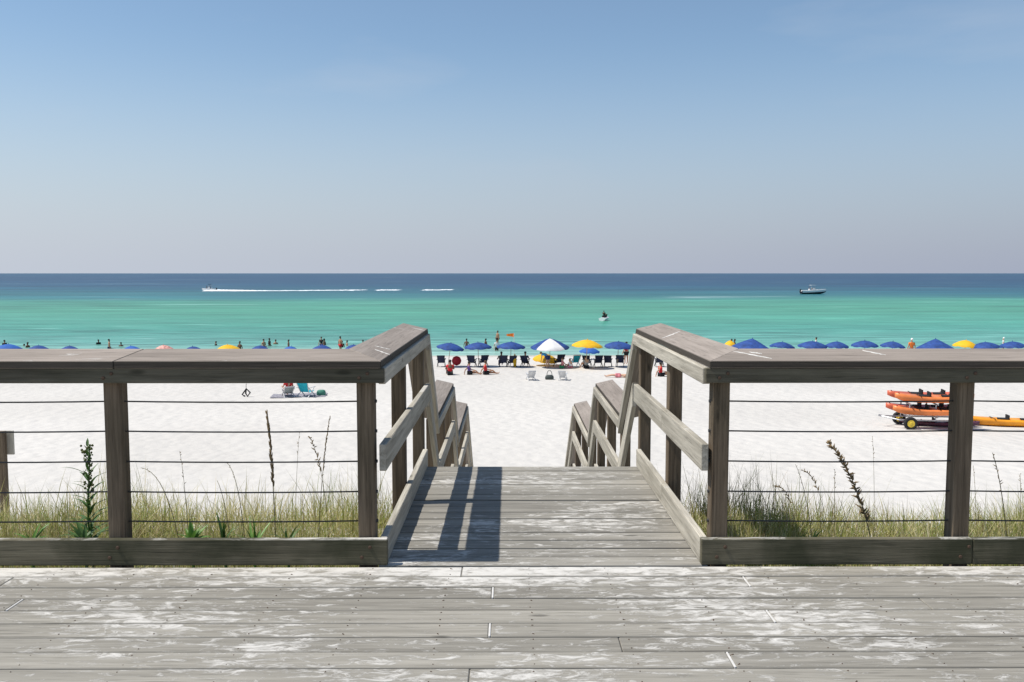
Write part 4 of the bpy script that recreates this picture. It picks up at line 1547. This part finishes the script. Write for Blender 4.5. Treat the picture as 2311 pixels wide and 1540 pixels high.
def kayak(label, mat, L=3.3, W=.74, H=.30, group='kayaks on the trailer'):
    root = empty('kayak')
    tag(root, label, 'kayak', group)
    rings = []
    N = 22
    for i in range(N + 1):
        t = i / N
        s = max(.015, math.sin(math.pi * t)) ** .62
        w = W / 2 * s
        zt = H * (.78 + .30 * (abs(t - .5) * 2) ** 2.2)
        zb = H * (.0 + .55 * (abs(t - .5) * 2) ** 4)
        well = .10 * (1 if (.30 < t < .50 or .56 < t < .74) else 0)
        x = (t - .5) * L
        rings.append([Vector((x, -w, zt * .72)), Vector((x, -w * .86, zt)), Vector((x, -w * .52, zt - well * .5)), Vector((x, 0, zt - well)), Vector((x, w * .52, zt - well * .5)), Vector((x, w * .86, zt)),
                      Vector((x, w, zt * .72)), Vector((x, w * .72, zb + .06 * s)), Vector((x, 0, zb)), Vector((x, -w * .72, zb + .06 * s))])
    m = MB(); m.loft(rings)
    m.build('hull', mat, root, smooth=True)
    for x in (-.42, .52):
        m = MB(); m.box((x, 0, H * .78), (.34, .40, .05)); m.box((x + .2, 0, H * .95), (.05, .40, .22))
        m.build('seat', SEATB, root)
    for x in (-L * .2, L * .22):
        m = MB(); m.box((x, 0, H * .86), (.04, W * .93, .012)); m.build('strap', SEATB, root)
    for sx in (-1, 1):
        m = MB(); m.tube([(sx * L * .44, -.06, H * .98), (sx * L * .455, 0, H * 1.1), (sx * L * .44, .06, H * .98)], .014, 5); m.build('carry_handle', SEATB, root)
    return root


def trailer():
    y0 = 37.6
    c = at_y(2095, 950, y0)
    gz = ground_z(c.x, y0)
    root = empty('kayak_trailer', (c.x, y0, gz), rad(-6))
    tag(root, 'two tier galvanised kayak trailer parked on the sand behind the right post', 'trailer')
    def tb(name, pts, r=.03):
        m = MB(); m.tube(pts, r, 6); return m.build(name, GALV, root)
    for s in (-.55, .55): tb('side_beam', [(-1.35, s, .40), (1.6, s, .40)], .035)
    tb('draw_bar', [(-1.35, -.55, .40), (-2.02, 0, .48), (-1.35, .55, .40)], .03)
    tb('coupler', [(-1.95, 0, .48), (-2.12, 0, .52)], .045)
    for x in (-1.0, 0.1, 1.25):
        tb('cross_bar', [(x, -.78, .56), (x, .78, .56)])
        tb('cross_bar', [(x, -.78, 1.12), (x, .78, 1.12)])
        for s in (-.55, .55): tb('upright', [(x, s, .40), (x, s, 1.14)], .028)
    tb('axle', [(-1.0, -.72, .29), (-1.0, .72, .29)], .03)
    for s in (-.74, .74):
        m = MB()
        prof = [(.15, -.07), (.26, -.085), (.285, -.05), (.285, .05), (.26, .085), (.15, .07)]
        rings = [[Vector((-1.0 + r * math.cos(a), s + o, .285 + r * math.sin(a))) for (r, o) in prof] for a in (2 * math.pi * i / 20 for i in range(21))]
        m.loft(rings, cap=False)
        wh = m.build('wheel', RUB, root, smooth=True)
        m = MB()
        rings = [[Vector((-1.0 + r * math.cos(2 * math.pi * k / 14), s + o, .285 + r * math.sin(2 * math.pi * k / 14))) for k in range(14)] for r, o in ((.16, -.075), (.10, -.06), (.05, -.09), (.02, -.09))]
        m.loft(rings); m.build('rim', RIMY, wh)
        m = MB()
        m.loft([[Vector((-1.0 + r * math.cos(a), s + e, .29 + r * math.sin(a))) for r in (.33, .345)] for a in (math.pi * i / 8 for i in range(9)) for e in (0,)], cap=False, close=False)
    return root, gz


tr, tgz = trailer()


def on_trailer(k, dx, dy, z, rx=0.0):
    a = tr.rotation_euler.z
    k.location = (tr.location.x + dx * math.cos(a) - dy * math.sin(a), tr.location.y + dx * math.sin(a) + dy * math.cos(a), tr.location.z + z)
    k.rotation_euler = (rx, 0, a)


for lab, m_, dx, dy, z in [('orange kayak on the near side of the upper trailer rack', K_OR, .06, -.40, 1.15), ('red orange kayak on the far side of the upper trailer rack', K_RED, .0, .40, 1.15),
                           ('faded orange kayak on the near side of the lower trailer rack', K_OR, .0, -.40, .59), ('red kayak on the far side of the lower trailer rack', K_RED, -.05, .40, .59)]:
    on_trailer(kayak(lab, m_, H=.40), dx, dy, z, .05)
kp = kayak('maroon kayak lying on the sand beside the trailer', K_PU, 3.3, .72, .28, 'kayaks lying on the sand')
on_beach(kp, 2118, 962, rad(-14), -.01)
ko = kayak('bright orange kayak lying on the sand right of the trailer', K_YO, 4.2, .8, .42, 'kayaks lying on the sand')
on_beach(ko, 2285, 962, rad(-11), -.01)

# ------------------------------------------------------------------ boats
GEL = plain('white_gelcoat', (.78, .78, .77), .25, .04)
HULL_D = plain('dark_hull', (.015, .018, .03), .3)  # shade on the hull side put into this dark colour
GLASSY = plain('smoked_windshield', (.03, .04, .05), .1, spec=.8)
MOTOR = plain('outboard_black', (.02, .02, .022), .35)


def motorboat(label, L, hullm, bow=1, px_=0, row=0, t_top=True, rz=0.0, canopy=(.75, .75, .75)):
    root = empty('motorboat')
    tag(root, label, 'boat')
    W, H = L * .30, L * .135
    N = 16
    rings, gun = [], []
    for i in range(N + 1):
        t = i / N
        w = W / 2 * (1 if t < .45 else max(.02, 1 - ((t - .45) / .55) ** 2.2))
        sheer = H * (.80 + .32 * t ** 1.6)
        keel = -.12 * H + (H * .75) * max(0, (t - .62) / .38) ** 2.0
        x = (t - .5) * L
        ch = keel + (sheer - keel) * .40
        rings.append([Vector((x, -w, sheer)), Vector((x, -w * .97, sheer * .8 + ch * .2)), Vector((x, -w * .82, ch)), Vector((x, 0, keel)), Vector((x, w * .82, ch)), Vector((x, w * .97, sheer * .8 + ch * .2)), Vector((x, w, sheer))])
        gun.append((x, w, sheer))
    m = MB()
    m.loft(rings, cap=False, close=False)
    m.add(rings[0], [tuple(range(7))])
    m.build('hull', hullm, root, smooth=False)
    m = MB()   # white gunwale band and foredeck
    rr = []
    for (x, w, z) in gun:
        rr.append([Vector((x, -w * 1.03 - .01, z - .34 * H)), Vector((x, -w * 1.03 - .01, z + .22 * H)), Vector((x, -w * .86, z + .24 * H)), Vector((x, 0, z + (.26 * H if x > L * .14 else -.28 * H))), Vector((x, w * .86, z + .24 * H)), Vector((x, w * 1.03 + .01, z + .22 * H)), Vector((x, w * 1.03 + .01, z - .34 * H))])
    m.loft(rr, cap=False, close=False)
    m.build('gunwale', GEL, root)
    top = H * .95
    m = MB()
    a = L * .02
    m.add([(-a - .3, -.45, top - .3), (a + .5, -.45, top - .3), (a + .5, .45, top - .3), (-a - .3, .45, top - .3), (-a - .25, -.38, top + 1.05), (a + .2, -.38, top + 1.05), (a + .2, .38, top + 1.05), (-a - .25, .38, top + 1.05)],
          [(0, 3, 2, 1), (4, 5, 6, 7), (0, 1, 5, 4), (1, 2, 6, 5), (2, 3, 7, 6), (3, 0, 4, 7)])
    m.build('console', GEL, root)
    m = MB(); m.add([(a + .24, -.4, top + .74), (a + .24, .4, top + .74), (a - .05, .34, top + 1.2), (a - .05, -.34, top + 1.2), (a + .27, -.4, top + .74), (a + .27, .4, top + .74), (a - .02, .34, top + 1.2), (a - .02, -.34, top + 1.2)],
                    [(0, 1, 2, 3), (7, 6, 5, 4), (0, 4, 5, 1), (3, 2, 6, 7), (0, 3, 7, 4), (1, 5, 6, 2)])
    m.build('windshield', GLASSY, root)
    if t_top:
        tm = plain('boat_canopy_' + str(int(L)), canopy, .7)
        m = MB(); m.box((-.35, 0, top + 2.05), (L * .2, W * .62, .12)); rf = m.build('canopy', tm, root)
        for sx in (-1, 1):
            for sy in (-1, 1):
                m = MB(); m.tube([(-.35 + sx * L * .07, sy * W * .24, top), (-.35 + sx * L * .085, sy * W * .27, top + 2.0)], .035, 5); m.build('canopy_leg', GALV, root)
    m = MB(); m.box((-L * .16, 0, top + .1), (.5, .9, .5)); m.box((-L * .16 - .22, 0, top + .5), (.1, .9, .4)); m.build('seat', GEL, root)
    m = MB(); m.box((-L * .52, 0, top + .28), (.42, .40, .62)); m.box((-L * .52, 0, top - .45), (.2, .14, .95)); bevel_mesh
    m.build('outboard_motor', MOTOR, root)
    for s in (-1, 1):
        m = MB()
        pts = [Vector((x, s * w * .92, z + .24 * H + .32)) for (x, w, z) in gun if x > L * .1]
        pts = [pts[0] - Vector((0.2, 0, .3))] + pts
        m.tube(pts, .02, 4); m.build('bow_rail', GALV, root)
    p = at_z(px_, row, SEA_Z)
    root.location = (p.x, p.y, SEA_Z)
    root.rotation_euler = (0, 0, rz + (0 if bow > 0 else math.pi))
    return root, top, L


def crew(root, label, dx, dy, z, shirt, hair=0, ps='stand'):
    a = root.rotation_euler.z
    x = root.location.x + dx * math.cos(a) - dy * math.sin(a)
    y = root.location.y + dx * math.sin(a) + dy * math.cos(a)
    person(ps, label, shirt, 'navy', 0, hair, a - math.pi / 2, 1.0, loc=(x, y, root.location.z + z))


b1, top1, L1 = motorboat('white and dark motorboat with raised console lying offshore on the right', 9.6, HULL_D, 1, 1836, 664, rz=rad(4))
crew(b1, 'person standing at the console of the right motorboat', -.75, .0, top1 - .2, 'white', 3)
crew(b1, 'person in navy standing behind the console of the right motorboat', -1.6, .35, top1 - .2, 'navy')
b2, top2, L2 = motorboat('small white speedboat trailing a long foam wake on the left', 6.2, GEL, -1, 472, 657, rz=rad(1), canopy=(.02, .02, .03))
crew(b2, 'person at the wheel of the speedboat with the wake', -.4, .0, top2 - .2, 'black')
crew(b2, 'passenger in black aboard the speedboat with the wake', .9, .2, top2 - .2, 'black')


def wake():
    FOAM = plain('sea_foam', (.82, .84, .85), .9, .05)
    m = MB()
    y0 = b2.location.y
    R = random.Random(2)
    def foam_patch(cx, cy, rx, ry, h):
        k = 9
        ring = [Vector((cx + rx * math.cos(6.283 * i / k) * R.uniform(.6, 1.2), cy + ry * math.sin(6.283 * i / k) * R.uniform(.6, 1.2), SEA_Z - .02)) for i in range(k)]
        m.add(ring + [Vector((cx, cy, SEA_Z + h))], [(i, (i + 1) % k, k) for i in range(k)])
    for i in range(900):
        t = R.random() ** 1.35
        px_ = 470 + 545 * t
        gap = mnoise.noise(Vector((px_ * .022, 3.3, 0)))
        if not any(a_ - 6 * gap <= px_ <= b_ + 9 * gap for a_, b_ in ((458, 684), (695, 806), (838, 892), (944, 1012))): continue
        x = at_y(px_, 657, y0).x
        fade = max(.18, 1 - t * .95)
        yy = y0 + 2.5 * math.sin(px_ * .018) + (px_ - 470) * .05 + R.gauss(0, 1.6 + 3 * t)
        foam_patch(x, yy, R.uniform(.8, 3.2) * (.5 + .5 * fade), R.uniform(1.2, 4.2) * fade, (.12 + .5 * max(0, 1 - t * 4)) * R.uniform(.5, 1.2))
    o = m.build('boat_wake', FOAM, None, smooth=True)
    tag(o, 'long broken line of white foam behind the speedboat', 'foam', kind='stuff')


wake()


def jet_ski():
    root = empty('jet_ski')
    tag(root, 'small white jet ski with a rider beyond the umbrellas', 'jet ski')
    m = MB()
    rings = []
    for i in range(11):
        t = i / 10
        w = .58 * (1 if t < .5 else max(.03, 1 - ((t - .5) / .5) ** 2))
        x = (t - .5) * 3.0
        rings.append([Vector((x, -w, .42 + .15 * t)), Vector((x, -w * .8, .1 + .2 * t * t)), Vector((x, 0, -.05 + .3 * t * t)), Vector((x, w * .8, .1 + .2 * t * t)), Vector((x, w, .42 + .15 * t)), Vector((x, 0, .55 + .1 * t))])
    m.loft(rings); m.build('hull', GEL, root)
    m = MB(); m.box((-.35, 0, .72), (1.2, .34, .3)); m.build('seat', SEATB, root)
    m = MB(); m.tube([(.55, -.4, 1.05), (.62, 0, 1.02), (.55, .4, 1.05)], .03, 5); m.box((.62, 0, .8), (.25, .3, .45)); m.build('handlebar', SEATB, root)
    p = at_z(1365, 724, SEA_Z)
    root.location = (p.x, p.y, SEA_Z)
    root.rotation_euler = (0, 0, rad(65))
    a = rad(65)
    person('chair', 'rider in a dark vest sitting on the jet ski', 'black', 'black', 0, 0, a - math.pi / 2, 1.0, loc=(p.x - .3 * math.cos(a), p.y - .3 * math.sin(a), SEA_Z + .5))


jet_ski()
